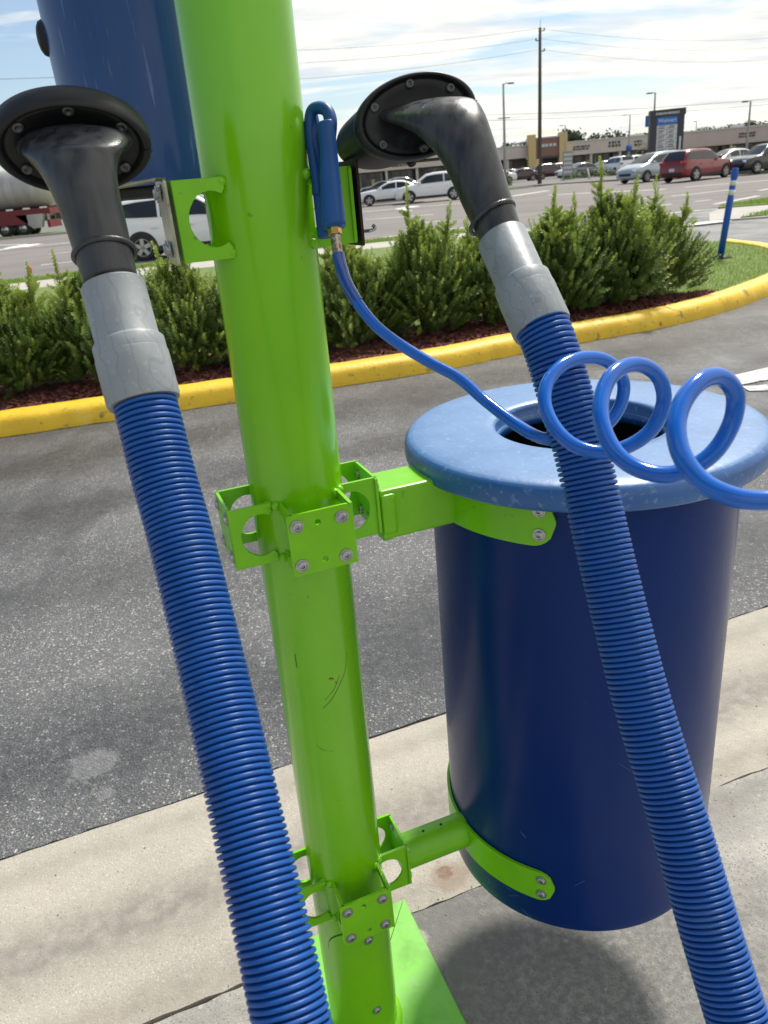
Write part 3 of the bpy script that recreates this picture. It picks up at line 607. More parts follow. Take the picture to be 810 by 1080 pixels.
def oring(C, W, V_, r, parent, name='rubber_ring'):
    th = np.linspace(0, 2*np.pi, 48, endpoint=False); c = C[None]+np.cos(th)[:, None]*W+np.sin(th)[:, None]*V_
    ax = nrm(np.cross(W, V_)); rs = []
    for i in range(48):
        o = nrm(c[i]-C); rs.append([c[i]+r*(math.cos(a)*o+math.sin(a)*ax) for a in np.linspace(0, 2*np.pi, 10, endpoint=False)])
    rs.append(rs[0]); mb = MB(); mb.rings(rs, False, False); return mb.build(name, M['black'], parent)
# left vacuum hose
lv = empty('vacuum_hose', (0, 0, 0)); 
LC = P(77, 151, .69); va, ra_, ua = vfr(77, 151); LN = nrm(va*.80-ua*.60+ra_*.02); LX = nrm(ra_-LN*(ra_@LN)); LY = np.cross(LN, LX); C, nn, xx, yy = LC, LN, LX, LY
flange(C, xx*.0680, yy*.0475, nn, lv)
secs = [(P(78, 152, .69), pv(63, -3, .68), yy*.020), (P(76, 153, .675), pv(60, -3, .68), yy*.0195+nn*.001), (P(77, 160, .655), pv(52, -3, .67), yy*.016+nn*.008),
        (P(82, 178, .648), pv(40.5, -4, .65), pv(-1, -7, .65, .019)), (P(92, 208, .652), pv(33, -6, .65), pv(-1, -3, .65, .0235)), (P(103, 243, .660), pv(29.5, -8, .66), pv(-1, -2, .66, .0235)), (P(118, 300, .668), pv(26.5, -8, .67), pv(-1, -2, .67, .0220))]
mb = MB(); mb.rings(loft(secs, 10, 64), True, True); mb.build('nozzle_neck', M['black'], lv)
oring(P(110.5, 268, .664), pv(29.8, -8.5, .665), pv(-2, -4, .665, .0245), .0023, lv)
def cuff(pts, parent, stepk):
    # pts: list of (px,py,depth, radius m)
    cs = [P(*a[:3]) for a in pts]; ax = nrm(cs[-1]-cs[0]); rs = []
    u = nrm(np.cross(ax, f_)); v = np.cross(ax, u); th = np.linspace(0, 2*np.pi, 72, endpoint=False)
    for c_, a in zip(cs, pts): rs.append(c_+(np.cos(th)[:, None]*u+np.sin(th)[:, None]*v)*a[3])
    mb = MB(); mb.rings(rs, True, True); o = mb.build('hose_cuff', M['grey'], parent, recalc=True); o.modifiers.new('es', 'EDGE_SPLIT').split_angle = math.radians(35); return o
def cuff_line(p0, p1, prof, parent):
    a = np.array(p0, float); b = np.array(p1, float); return cuff([tuple(a+(b-a)*t)+(r,) for t, r in prof], parent, 0)
cp = [(0, .0235), (0.0, .0262), (.012, .0272), (.47, .0272), (.475, .0275), (.485, .0295), (.50, .0306), (.60, .0306), (.603, .0310), (.62, .0313), (.97, .0313), (1.0, .0303), (1.0, .0265)]
cuff_line((119, 301, .668), (152.5, 425, .662), cp, lv)
corrugated('corrugated_hose', [(150, 416, .662), (157, 440, .660), (172, 500, .655), (191, 568, .645), (223, 700, .620), (257, 848, .582), (291, 1000, .545), (312, 1100, .525), (332, 1210, .500)], .0272, .0050, lv)
tag(lv, 'left vacuum hose with ribbed blue tube, grey cuff and black nozzle at the left edge', 'vacuum hose', 'vacuum hoses hung from the green post')
# right vacuum hose
rv = empty('vacuum_hose', (0, 0, 0))
C = P(438, 124, .85); nn = nrm(-f_*.93+R_*.20-U_*.30); xx = nrm(R_*.95+U_*.26); xx = nrm(xx-nn*(xx@nn)); yy = nrm(np.cross(nn, xx))
flange(C, xx*.0700, yy*.0430, nn, rv)
secs = [(P(449, 119, .852), pv(50, -3, .85), pv(0, -13, .85)), (P(450, 119, .838), pv(50, -3, .84), pv(0, -13, .84)), (P(459, 119, .820), pv(44, -6, .82), pv(2, -13, .82, .006)), (P(470, 124, .806), pv(36, -9, .81), pv(3, -10, .81, .014)),
        (P(483, 139, .798), pv(29.5, -11, .80), pv(3, -7, .80, .020)), (P(493, 158, .795), pv(26.5, -10, .80), pv(2, -4, .80, .0235)), (P(502, 180, .795), pv(25, -9.5, .80), pv(1, -3, .80, .0238)), (P(512, 207, .795), pv(23, -9.5, .80), pv(1, -3, .80, .0235)), (P(530, 252, .79), pv(19.5, -10, .79), pv(0, -2, .79, .0215))]
mb = MB(); mb.rings(loft(secs, 10, 64), True, True); mb.build('nozzle_neck', M['black'], rv)
oring(P(519, 230, .792), pv(22.5, -11.3, .792), pv(-1, -4, .792, .0245), .0023, rv)
cuff_line((529, 251, .788), (572, 347, .757), [(t, r*.94) for t, r in cp], rv)
corrugated('corrugated_hose', [(570, 341, .757), (581, 368, .754), (598, 424, .752), (614, 480, .750), (643, 605, .742), (677, 740, .725), (716, 867, .702), (750, 985, .68), (781, 1085, .66), (812, 1180, .64)], .0268, .0052, rv)
tag(rv, 'right vacuum hose whose ribbed blue tube crosses in front of the trash bin', 'vacuum hose', 'vacuum hoses hung from the green post')
# ------------------------------------------------------------------ nozzle holders
hl = empty('nozzle_holder', tuple(P(190, 230, .90)))
def H(o): reparent(o, hl); return o
pe = axis(1.478)-E1*.1095
tz = np.cross(EZ, -E1)
mb = MB(); mb.plate(rrect(-.030, -.046, .046, .044, .003), [circle(-.018, .030, .005, 12, .008), circle(-.018, -.030, .005, 12, .008)], pe+(-E1)*.003, tz, EZ, .003); H(mb.build('backing_plate', M['galv'], bevel=.0006))
for a, b in ((-.018, .030), (-.018, -.030), (.008, -.030), (.008, .031)):
    o = bolt(pe-E1*.0045+tz*a+EZ*b, -E1, None, 1.05); reparent(o, hl)
pa = pe+EZ*.0450-E1*.003
for nm, c1, c2, wd, th_ in (('strap_bar', pa+tz*.030, P(110, 200, .86)+np.array([0, 0, 0]), .026, .003),):
    d = nrm(c2-c1); s_ = nrm(np.cross(EZ, d)); mb = MB(); mb.box((c1+c2)/2, (np.linalg.norm(c2-c1), wd, th_), ax=[d, s_, np.cross(d, s_)]); H(mb.build(nm, M['galv'], bevel=.001))
Cb = LC-LN*.020
nn, xx, yy = LN, LX, LY; th = np.linspace(0, 2*np.pi, 64, endpoint=False)
mb = MB(); mb.rings([Cb-nn*h+(np.cos(th)[:, None]*xx*.052+np.sin(th)[:, None]*yy*.040)*s for s, h in ((.9, -.008), (.9, .004), (.8, .014), (.6, .018), (.3, .018))], True, True); H(mb.build('nozzle_cup', M['blackmatte'], recalc=True))
tag(hl, 'galvanised steel strap bracket with black cup holding the left nozzle beside the post', 'holder', 'nozzle holders on the upper bracket')
ra2 = vfr(437, 121)[1]
hr = empty('nozzle_holder', tuple(P(385, 200, .95)))
def H(o): reparent(o, hr); return o
pe = axis(1.478)+E1*.1095; tz = np.cross(EZ, E1)
mb = MB(); mb.plate(rrect(-.046, -.048, .046, .048, .003), [], pe+E1*.003, tz, EZ, .003); H(mb.build('backing_plate', mat('rusty_dark_steel', (.05, .022, .015), .6, metal=.4, var=(.02, .015, .012), vscale=50), bevel=.0006))
for b in (-.03, .03): o = bolt(pe+E1*.004+EZ*b+tz*-.02, E1, None); reparent(o, hr)
C = P(438, 124, .85); nn = nrm(-f_*.93+R_*.20-U_*.30); xx = nrm(R_*.95+U_*.26); xx = nrm(xx-nn*(xx@nn)); yy = nrm(np.cross(nn, xx))
mb = MB(); mb.rings([C-nn*(h+.014)-ra2*h*.28-EZ*h*.10+(np.cos(th)[:, None]*xx*.064+np.sin(th)[:, None]*yy*.0395)*s for s, h in ((.94, -.006), (.96, 0), (.97, .01), (.93, .05), (.88, .075), (.78, .09), (.6, .099), (.3, .103))], True, True); H(mb.build('nozzle_cup', M['blackmatte'], recalc=True))
c1 = P(374, 176, .97); c2 = P(512, 163, .93); d = nrm(c2-c1); s_ = nrm(np.cross(EZ, d))
mb = MB(); mb.box((c1+c2)/2, (np.linalg.norm(c2-c1), .03, .0035), ax=[d, s_, np.cross(d, s_)]); H(mb.build('strap_bar', mat('dull_strap_steel', (.12, .10, .09), .5, metal=.6), bevel=.001))
# small snap hook sticking out of the plate
hk = [P(370, 243, .96), P(380, 243.5, .955), P(389, 243.5, .95), P(394, 242, .95), P(395.5, 239.5, .95), P(393, 237.4, .95)]
mb = MB(); mb.tube(cr_(hk, 6), .0022, 10); H(mb.build('hook', M['steel']))
mb = MB(); mb.lathe(P(434, 171, .93), nn, [(.003, -.004), (.0055, -.003), (.0055, .003), (.003, .005)], 14); H(mb.build('strap_bolt', M['dark']))
tag(hr, 'black cup and dark strap holding the right nozzle, with a small steel hook', 'holder', 'nozzle holders on the upper bracket')

# ------------------------------------------------------------------ air hose with blow gun
ah = empty('air_hose', (0, 0, 0))
d = .865
secs = [(P(344, 131, d), pv(8.5, -1.5, d), pv(0, 0, d, .010)), (P(344.2, 133, d), pv(9.8, -1.5, d), pv(0, 0, d, .0118)), (P(345, 145, d), pv(9.5, -1.2, d), pv(0, 0, d, .0118)), (P(346.5, 160, d), pv(9.3, -1.2, d), pv(0, 0, d, .0115)), (P(348, 185, d), pv(10.5, -1.2, d), pv(0, 0, d, .012)), (P(350.5, 215, d), pv(12, -1.3, d), pv(0, 0, d, .013)), (P(352, 234, d), pv(12.8, -1.4, d), pv(0, 0, d, .0135)), (P(352.5, 239, d), pv(11.6, -1.4, d), pv(0, 0, d, .012)), (P(352.5, 241, d), pv(7, -1, d), pv(0, 0, d, .007))]
mb = MB(); mb.rings(loft(secs, 6, 40, pw=.8), True, True); mb.build('gun_handle', M['gun'], ah)
arch = cr_([P(347, 146, d-.001), P(348.5, 128, d-.002), P(345, 117, d-.000), P(336, 113.5, d+.005), P(328, 119, d+.012), P(326.5, 140, d+.018), P(331, 170, d+.02), P(336, 205, d+.022)], 8)
rr = np.interp(np.linspace(0, 1, len(arch)), [0, .2, .5, .7, 1], [.0080, .0074, .0066, .0062, .006])
mb = MB(); mb.tube(arch, rr, 16); mb.build('gun_head', M['gun'], ah)
secs = [(P(329, 118, d+.020), pv(6, 0, d), pv(0, 0, d, .006)), (P(331, 145, d+.022), pv(9, -1, d), pv(0, 0, d, .009)), (P(336, 190, d+.028), pv(8, -1, d), pv(0, 0, d, .009)), (P(341, 228, d+.03), pv(8.5, -1, d), pv(0, 0, d, .009)), (P(343, 249, d+.03), pv(8.5, -1, d), pv(0, 0, d, .009))]
mb = MB(); mb.rings(loft(secs, 6, 28, pw=.7), True, True); mb.build('trigger_lever', M['gun'], ah)
a = P(352.3, 236, d); b = P(353.6, 248, d-.001); ax = nrm(b-a); L_ = np.linalg.norm(b-a)
mb = MB(); mb.lathe(a, ax, [(.0075, 0), (.0078, L_*.2), (.0078, L_*.95), (.0068, L_*1.02)], 6, smooth=False); mb.build('hex_fitting', M['brass'], ah)
b2 = P(356.5, 270, d-.003); ax = nrm(b2-b); L_ = np.linalg.norm(b2-b); pr = []
for k in range(15): pr.append((.0056+(.0006 if k % 2 else 0), L_*k/14))
mb = MB(); mb.lathe(b, ax, pr, 20); mb.build('ferrule', M['crimp'], ah)
path = [(356.5, 268, .862), (360, 283, .860), (366, 300, .858), (379, 322, .855), (398, 345, .852), (423, 364, .848), (453, 382, .842), (484, 399, .835), (512, 423, .82), (545, 448, .79), (572, 462, .765),
        (600, 462, .755), (634, 452, .748), (652, 432, .745), (658, 408, .742), (651, 390, .735), (636, 379, .727), (614, 377.5, .715), (592, 386, .703), (577, 405, .692), (575, 428, .682), (586, 452, .672), (606, 470, .664), (634, 477, .657),
        (664, 470, .650), (688, 452, .643), (700, 424, .636), (696, 400, .628), (682, 387, .620), (664, 385, .610), (646, 395, .598), (635, 417, .587), (634, 443, .576), (645, 471, .566), (664, 490, .557), (692, 500, .548),
        (722, 497, .541), (752, 478, .535), (771, 448, .529), (776, 420, .522), (768, 403, .515), (754, 397, .508), (736, 404, .499), (720, 424, .491), (713, 450, .483), (719, 480, .475), (738, 506, .468), (764, 521, .462), (793, 527.5, .458), (830, 526, .455), (900, 514, .45), (980, 500, .445)]
pp = cr_([P(*q) for q in path], 7)
mb = MB(); mb.tube(pp, .0062, 24); mb.build('coiled_tube', M['coil'], ah)
mb = MB(); mb.tube(pp[0:21], .0072, 24, cap=False); mb.build('clear_sleeve', M['clear'], ah)
tag(ah, 'bright blue coiled air hose with blue blow gun and brass fitting, looping over the bin', 'air hose')
# ------------------------------------------------------------------ shrubs on the bed
M['needle'] = mat('shrub_needles', (.060, .115, .018), .5, var=(.12, .19, .032), vscale=5, ramp=(.38, .62))
M['tip'] = mat('shrub_new_growth', (.27, .37, .06), .5, var=(.36, .44, .12), vscale=8)
def leafy(m, c, k):
    t = m.node_tree; b = t.nodes['Principled BSDF']; o = t.nodes['Material Output']; tr = nd(t, 'ShaderNodeBsdfTranslucent'); tr.inputs[0].default_value = (*c, 1); x = nd(t, 'ShaderNodeMixShader'); x.inputs[0].default_value = k
    t.links.new(b.outputs[0], x.inputs[1]); t.links.new(tr.outputs[0], x.inputs[2]); t.links.new(x.outputs[0], o.inputs[0])
leafy(M['needle'], (.15, .24, .03), .30); leafy(M['tip'], (.34, .44, .07), .40); leafy(M['blade'], (.28, .40, .06), .35)
M['bark'] = mat('shrub_bark', (.12, .085, .055), .9, bump=.5, bscale=60)
def shrub_meshes(seed, spires):
    g = np.random.default_rng(seed); Vs = []; ntip = []
    stems = MB(); shoots = []
    for i in range(1050):
        z = g.beta(1.15, 1.3); zc = .05+z*.95
        prof = .54*(math.sin(math.pi*min(1, (z*.80+.20)))**.6)*(1-.35*max(0, z-.6)/.4)
        r = prof*math.sqrt(g.uniform(.12, 1)); a = g.uniform(0, 2*math.pi); r *= 1+.16*math.sin(3*a+seed)+.1*math.sin(5*a+2*seed)
        b = np.array([r*math.cos(a), r*math.sin(a), zc*(.86+.07*math.sin(2*a+seed))]); out = np.array([math.cos(a), math.sin(a), 0])*(.25+.75*(r/.5))*(1.1-.75*z)
        d = nrm(out+EZ*(.55+.9*z)+g.normal(0, .22, 3)); shoots.append((b, d, g.uniform(.11, .20), (z > .66 and g.random() < .6) or g.random() < .14))
    for (x, y, h) in spires:
        b = np.array([x, y, .72]); top = np.array([x*1.15, y*1.15, h]); n_ = 8
        for k in range(n_):
            t = k/(n_-1); p = b*(1-t)+top*t; shoots.append((p, nrm(EZ*1.0+g.normal(0, .10, 3)), .15, True))
            if t < .85:
                for q in range(3):
                    a = g.uniform(0, 6.28); shoots.append((p, nrm(EZ*.7+np.array([math.cos(a), math.sin(a), 0])), .15*(1-t)+.06, True))
        stems.tube([b*[1, 1, .5], b, top], .004, 5)
    for i in range(16):
        a = i*.39*2+g.normal(0, .2); r = g.uniform(.1, .38); p1 = np.array([r*.5*math.cos(a), r*.5*math.sin(a), .3]); p2 = np.array([r*math.cos(a), r*math.sin(a), g.uniform(.55, .95)])
        stems.tube(cr_([np.array([.04*math.cos(a), .04*math.sin(a), -.03]), p1*[.5, .5, .6], p1, p2], 3), np.linspace(.014, .003, 10), 6)
    B = np.array([s[0] for s in shoots]); Dn = np.array([s[1] for s in shoots]); Ln = np.array([s[2] for s in shoots]); tp = np.array([s[3] for s in shoots])
    K = 34; ns = len(shoots); t = np.linspace(.02, 1, K)[None, :]*Ln[:, None]; base = B[:, None]+Dn[:, None]*t[..., None]
    a = np.arange(K)[None, :]*2.4+g.uniform(0, 6, (ns, 1)); ux = np.cross(Dn, [0.31, .17, .93]); ux /= np.linalg.norm(ux, axis=1)[:, None]; uy = np.cross(Dn, ux)
    rad = np.cos(a)[..., None]*ux[:, None]+np.sin(a)[..., None]*uy[:, None]; dd = rad*.85+Dn[:, None]*(.55+.5*(t/Ln[:, None])[..., None]); dd /= np.linalg.norm(dd, axis=2)[..., None]
    ln = .046*(1-.35*(t/Ln[:, None]))*g.uniform(.75, 1.2, (ns, K)); sd_ = np.cross(dd, Dn[:, None]); sd_ /= np.linalg.norm(sd_, axis=2)[..., None]+1e-9
    V = np.stack([base, base+dd*ln[..., None]*.5+sd_*.0078, base+dd*ln[..., None]+rad*-.002, base+dd*ln[..., None]*.5-sd_*.0078], 2)
    tp = np.repeat(tp, K); V = V.reshape(-1, 4, 3); return V[~tp], V[tp], stems
shp = []
for k, sp in enumerate(([(.05, .1, 1.24), (-.24, -.05, 1.05)], [(0, 0, 1.22), (.25, .1, 1.08), (-.3, .1, 1.0), (.1, -.25, 1.0)], [(-.12, .05, 1.12), (.2, -.12, 1.14), (.0, .2, 1.05)])):
    A, B, st = shrub_meshes(11+k, sp)
    o1 = npmesh('foliage', A.reshape(-1, 3), np.arange(len(A)*4).reshape(-1, 4), M['needle']); o2 = npmesh('new_shoots', B.reshape(-1, 3), np.arange(len(B)*4).reshape(-1, 4), M['tip']); o3 = st.build('stems', M['bark'])
    shp.append((o1.data, o2.data, o3.data)); [bpy.data.objects.remove(o) for o in (o1, o2, o3)]
bases = [(-62, 424, .88, 'shrub at the far left end of the hedge, cut by the picture edge'), (22, 412, .92, 'dark green needle leaved shrub behind the kerb, left of the left grey cuff'), (108, 400, .88, 'green shrub half hidden behind the left grey hose cuff'),
         (200, 389, .92, 'bushy green shrub between the left hose and the green post'), (287, 376, .9, 'shrub mostly hidden behind the green post'), (375, 361, .88, 'rounded green shrub just right of the green post, behind the air hose'),
         (450, 350, 1.0, 'upright green shrub with a tall shoot, between the post and right nozzle'), (515, 340, .86, 'green shrub partly behind the right grey hose cuff'), (585, 329, .96, 'green shrub just right of the right nozzle'),
         (645, 319, 1.05, 'tallest green shrub with a single pointed spire'), (686, 310, .90, 'last green shrub at the right end of the hedge, beside the lawn')]
for i, (x, y, s, lab) in enumerate(bases):
    p = G(x, y, .12); t = empty('hedge_shrub', p, rng.uniform(0, 6.28)); t.scale = (s*rng.uniform(.92, 1.05), s, s*.97)
    for nm, me in zip(('foliage', 'new_shoots', 'stems'), shp[i % 3]):
        o = bpy.data.objects.new(nm, me); COL.objects.link(o); o.parent = t
    tag(t, lab, 'shrub', 'shrubs in a row behind the yellow kerb')
# orange tipped stake
p = G(38, 402, .12); p = np.array([p[0], p[1]+.9, .1]); p = AY(37, 330, p[1]); q = AY(31, 284, p[1])
mb = MB(); mb.tube([p*1.0, p*.4+q*.6, q], [.012, .014, .016], 10); st = mb.build('marker_stake', mat('stake_tan', (.45, .33, .12), .7)); mb = MB(); mb.lathe(q, nrm(q-p), [(.017, -.04), (.022, -.01), (.022, .015), (.012, .03)], 12); mb.build('stake_tip', mat('stake_red', (.75, .10, .04), .6), st)
tag(st, 'thin tan stake with an orange red tip standing among the left shrubs', 'stake')
# blue delineator post
M['dblue'] = mat('delineator_blue', (.006, .10, .52), .4, var=(.006, .085, .44), vscale=6); M['dwhite'] = mat('reflective_white', (.75, .75, .72), .5)
b = G(759.5, 272, .115); tpt = AY(776, 177, b[1]); dl = empty('delineator_post', b)
ax = nrm(tpt-b); Lp = np.linalg.norm(tpt-b)
def DL(o): reparent(o, dl); return o
mb = MB(); mb.lathe(b, ax, [(.044, .02), (.044, Lp*.66), (.040, Lp*.67), (.040, Lp*.985), (.036, Lp)], 24); DL(mb.build('post_tube', M['dblue']))
for t0, t1 in ((.705, .765), (.81, .865)): mb = MB(); mb.lathe(b, ax, [(.0405, Lp*t0), (.0425, Lp*t0), (.0425, Lp*t1), (.0405, Lp*t1)], 24, False, False); DL(mb.build('reflective_band', M['dwhite']))
mb = MB(); mb.lathe(b, ax, [(.046, Lp*.89), (.047, Lp*.90), (.047, Lp*.95), (.045, Lp*.96)], 24, False, False); DL(mb.build('top_collar', M['dblue']))
mb = MB(); mb.lathe(b-EZ*.0, EZ, [(.16, 0), (.15, .018), (.07, .035), (.05, .05)], 24); DL(mb.build('rubber_base', M['blackmatte']))
tag(dl, 'leaning bright blue traffic delineator with two white bands, standing on the lawn', 'delineator')

# ------------------------------------------------------------------ cars
M['glass'] = mat('car_glass', (.018, .022, .026), .08, spec=.7); M['tyre'] = mat('tyre_rubber', (.018, .018, .018), .8); M['rim'] = mat('alloy_rim', (.42, .43, .44), .3, metal=.8)
M['trim'] = mat('black_car_trim', (.02, .02, .022), .6); M['head'] = mat('headlamp', (.7, .72, .75), .15, spec=.8); M['tail'] = mat('tail_lamp', (.42, .012, .010), .2); M['plate'] = mat('licence_plate', (.65, .65, .62), .5)
def paint(n, c, met=0.0): return mat(n, c, .25, metal=met, coat=.8)
PA = {'white': paint('white_car_paint', (.74, .75, .76)), 'silver': paint('silver_blue_paint', (.36, .42, .46), .35), 'red': paint('dark_red_paint', (.21, .008, .015), .2), 'black': paint('black_car_paint', (.014, .016, .024)), 'maroon': paint('maroon_paint', (.055, .010, .012)), 'grey': paint('grey_car_paint', (.16, .17, .18), .3), 'navy': paint('navy_car_paint', (.02, .03, .07))}
KIND = {
 'suv': dict(hw=.93, L=(2.30, -2.30), st=[(2.30, .35, .60, .60, .70), (2.26, .28, .78, .79, .84), (2.08, .22, .90, .93, .94), (1.6, .22, .98, 1.02, 1), (1.02, .22, 1.03, 1.09, 1), (.65, .22, 1.04, 1.36, 1), (.28, .22, 1.04, 1.60, 1), (-.2, .22, 1.05, 1.67, 1), (-.8, .22, 1.06, 1.68, 1), (-1.4, .22, 1.09, 1.65, 1), (-1.86, .22, 1.13, 1.58, .98), (-2.06, .24, 1.14, 1.38, .96), (-2.22, .26, 1.08, 1.14, .94), (-2.28, .3, .90, .92, .90), (-2.30, .4, .62, .62, .84)], g=(4, 12), ws=(4, 6), rg=(10, 12), wr=.355, wx=(1.42, -1.38)),
 'sedan': dict(hw=.90, L=(2.35, -2.35), st=[(2.35, .34, .56, .56, .68), (2.30, .26, .70, .71, .82), (2.05, .2, .82, .85, .94), (1.5, .19, .89, .93, 1), (.95, .19, .92, .98, 1), (.55, .19, .93, 1.20, 1), (.10, .19, .93, 1.39, 1), (-.4, .19, .94, 1.45, 1), (-.9, .19, .95, 1.41, 1), (-1.35, .19, .97, 1.24, 1), (-1.72, .2, 1.0, 1.05, .98), (-2.2, .24, .97, 1.01, .94), (-2.32, .3, .84, .86, .88), (-2.35, .4, .6, .6, .82)], g=(4, 10), ws=(4, 6), rg=(8, 10), wr=.33, wx=(1.45, -1.36)),
 'van': dict(hw=.97, L=(2.5, -2.5), st=[(2.50, .36, .58, .58, .66), (2.44, .26, .74, .76, .82), (2.2, .2, .88, .92, .94), (1.75, .2, 1.0, 1.04, 1), (1.35, .2, 1.04, 1.12, 1), (.85, .2, 1.05, 1.42, 1), (.35, .2, 1.05, 1.64, 1), (-.3, .2, 1.06, 1.71, 1), (-1.1, .2, 1.07, 1.73, 1), (-1.8, .2, 1.08, 1.71, 1), (-2.2, .22, 1.09, 1.63, .98), (-2.38, .24, 1.06, 1.28, .96), (-2.45, .28, .96, .98, .94), (-2.5, .4, .6, .6, .9)], g=(4, 11), ws=(4, 6), rg=(9, 11), wr=.33, wx=(1.55, -1.45)),
}
def section(x, zb, zs, zt, k, hw):
    w_ = hw*k; g = zt-zs
    wt = hw*k*(.90-.19*min(1, g/.5)) if g > .08 else hw*k*.80
    return [(0, zb), (.80*w_, zb), (.97*w_, zb+.10), (w_, .52), (w_*.99, max(.54, zs-.10)), (w_*.945, zs), (wt+.015, zs+g*.86 if g > .08 else zs+g*.5), (wt-.09, zt), (0, zt+.018)]
def wheel_parts(t, x, y, r, s_):
    tw = MB(); tw.lathe((x, y-s_*.20, r), (0, s_, 0), [(r*.72, 0), (r*.96, .0), (r, .03), (r, .18), (r*.96, .205), (r*.70, .212), (r*.66, .19)], 28); wo_ = tw.build('wheel', M['tyre'], t)
    rm_ = MB(); rm_.lathe((x, y-s_*.02, r), (0, s_, 0), [(r*.66, 0), (r*.68, .025), (r*.62, .028), (r*.60, -.03), (.01, -.03)], 28, False, True)
    for k in range(5):
        a = k*2*math.pi/5+.3; d = np.array([math.cos(a), 0, math.sin(a)]); rm_.box(np.array([x, y+s_*.0, r])+d*r*.34, (r*.62, .10*r/.35, .03), ax=[d, np.array([-d[2], 0, d[0]]), np.array([0, 1., 0])])
    rm_.build('rim', M['rim'], wo_)
def car(name, lab, cat, x, y, head, kind, col, z=0, group=None, lights=True, sc=1.0, detail=True):
    K = KIND[kind]; hw = K['hw']; t = empty(name, (x, y, z), math.radians(head)); t.scale = (sc,)*3
    secs = [section(*s, hw) for s in K['st']]; rs = []
    for s, sc_ in zip(K['st'], secs): rs.append([(s[0], yy, zz_) for yy, zz_ in sc_]+[(s[0], -yy, zz_) for yy, zz_ in sc_[-2:0:-1]])
    mb = MB(); mb.rings([np.array(r) for r in rs], True, True); bo = mb.build('body', PA[col], t, recalc=True); bo.modifiers.new('es', 'EDGE_SPLIT').split_angle = math.radians(48)
    def off(i, s_, lo, hi):   # side glass strip at station i
        a = np.array(secs[i][5]); b = np.array(secs[i][6]); X = K['st'][i][0]
        p = a+(b-a)*lo; q = a+(b-a)*hi; o = .012
        return np.array([X, s_*(p[0]+o), p[1]]), np.array([X, s_*(q[0]+o), q[1]])
    g0, g1 = K['g']
    groups = []
    idx = list(range(g0+1, g1)); mid = len(idx)//2
    for s_ in (-1, 1):
        for part in (idx[:mid+1], idx[mid:]):
            if len(part) < 2: continue
            mb = MB(); V = []; 
            for j, i in enumerate(part):
                a, b = off(i, s_, .10, .93)
                dx = 0.04 if j == 0 else (-.04 if j == len(part)-1 else 0); a[0] -= dx; b[0] -= dx; V += [a, b]
            F = [(2*j, 2*j+1, 2*j+3, 2*j+2) if s_ < 0 else (2*j, 2*j+2, 2*j+3, 2*j+1) for j in range(len(part)-1)]
            if part[0] == g0+1:   # front corner of the first window
                X = K['st'][g0][0]; a5 = secs[g0][5]; mb.add([(X-.18, s_*(a5[0]-.005), a5[1]+.06)]+V[:2], [(0, 1, 2)])
            mb.add(V, F); mb.build('side_window', M['glass'], t)
        # black sill line and handles
        mb = MB(); pts = [off(i, s_, .0, 1)[0] for i in range(2, len(secs)-2)]
        for a, b in zip(pts[:-1], pts[1:]):
            pass
        xs = [K['wx'][1]+.45, K['wx'][0]-.45]; mb.box(((xs[0]+xs[1])/2, s_*hw*.985, .30), (xs[1]-xs[0], .05, .14)); mb.build('sill_cladding', M['trim'], t)
        for X in K['wx']:
            n = 20; mb = MB(); r0_ = K['wr']+.075; th = np.linspace(-.25, math.pi+.25, n); y0 = s_*(hw+.004)
            V = [(X+math.cos(a)*r0_, y0, K['wr']+math.sin(a)*r0_) for a in th]+[(X, y0, K['wr']-.05)]
            mb.add(V, [(j, j+1, n) if s_ < 0 else (j+1, j, n) for j in range(n-1)]); mb.build('wheel_arch', M['trim'], t)
            wheel_parts(t, X, s_*(hw+.03), K['wr'], s_)
        mb = MB(); X = K['st'][g0][0]-.32; mb.box((X, s_*(hw+.09), secs[g0][5][1]+.10), (.14, .2, .14), taper=.8); mb.build('wing_mirror', PA[col], t, bevel=.03)
        if detail:
            for X in (.05, -.95):
                mb = MB(); mb.box((X, s_*(hw+.008), .86), (.2, .03, .03)); mb.build('door_handle', PA[col], t)
    def glass(i0, i1, name_, wid, o):
        mb = MB(); V = []
        ii_ = range(i0, i1+1)
        for i in ii_:
            X = K['st'][i][0]; s = secs[i]; zt = K['st'][i][3]; wv = (s[7][0] if K['st'][i][3]-K['st'][i][2] > .1 else s[5][0]*.86)*wid
            V += [(X+o*.6, wv*k, zt+.018-.016*abs(k)+abs(o)*.7) for k in (-1, -.5, 0, .5, 1)]
        F = [(5*j+k, 5*j+k+1, 5*j+k+6, 5*j+k+5) for j in range(len(ii_)-1) for k in range(4)]
        mb.add(V, F, True); mb.build(name_, M['glass'], t)
    glass(*K['ws'], 'windscreen', .98, .012); glass(*K['rg'], 'rear_window', .93, -.012)
    if lights:
        s = K['st']
        for s_ in (-1, 1):
            mb = MB(); zf = s[2][2]-.12; mb.box((s[1][0]-.06, s_*hw*.66, zf), (.20, .34, .13), ax=[(1, -s_*.45, 0), (s_*.45, 1, 0), (0, 0, 1)], taper=.8); mb.build('headlight', M['head'], t, bevel=.02)
            mb = MB(); zr = s[-3][2]-.06; mb.box((s[-2][0]+.03, s_*hw*.72, zr), (.14, .36, .15), ax=[(1, s_*.3, 0), (-s_*.3, 1, 0), (0, 0, 1)]); mb.build('tail_light', M['tail'], t, bevel=.02)
        mb = MB(); mb.box((s[-1][0]-.005, 0, .66), (.03, .34, .16)); mb.build('number_plate', M['plate'], t)
        mb = MB(); mb.box((s[-1][0]+.02, 0, .42), (.10, hw*1.5, .18)); mb.build('rear_bumper', M['trim'], t, bevel=.03)
        mb = MB(); mb.box((s[0][0]-.01, 0, .52), (.08, hw*1.0, .16)); mb.build('grille', M['trim'], t, bevel=.02)
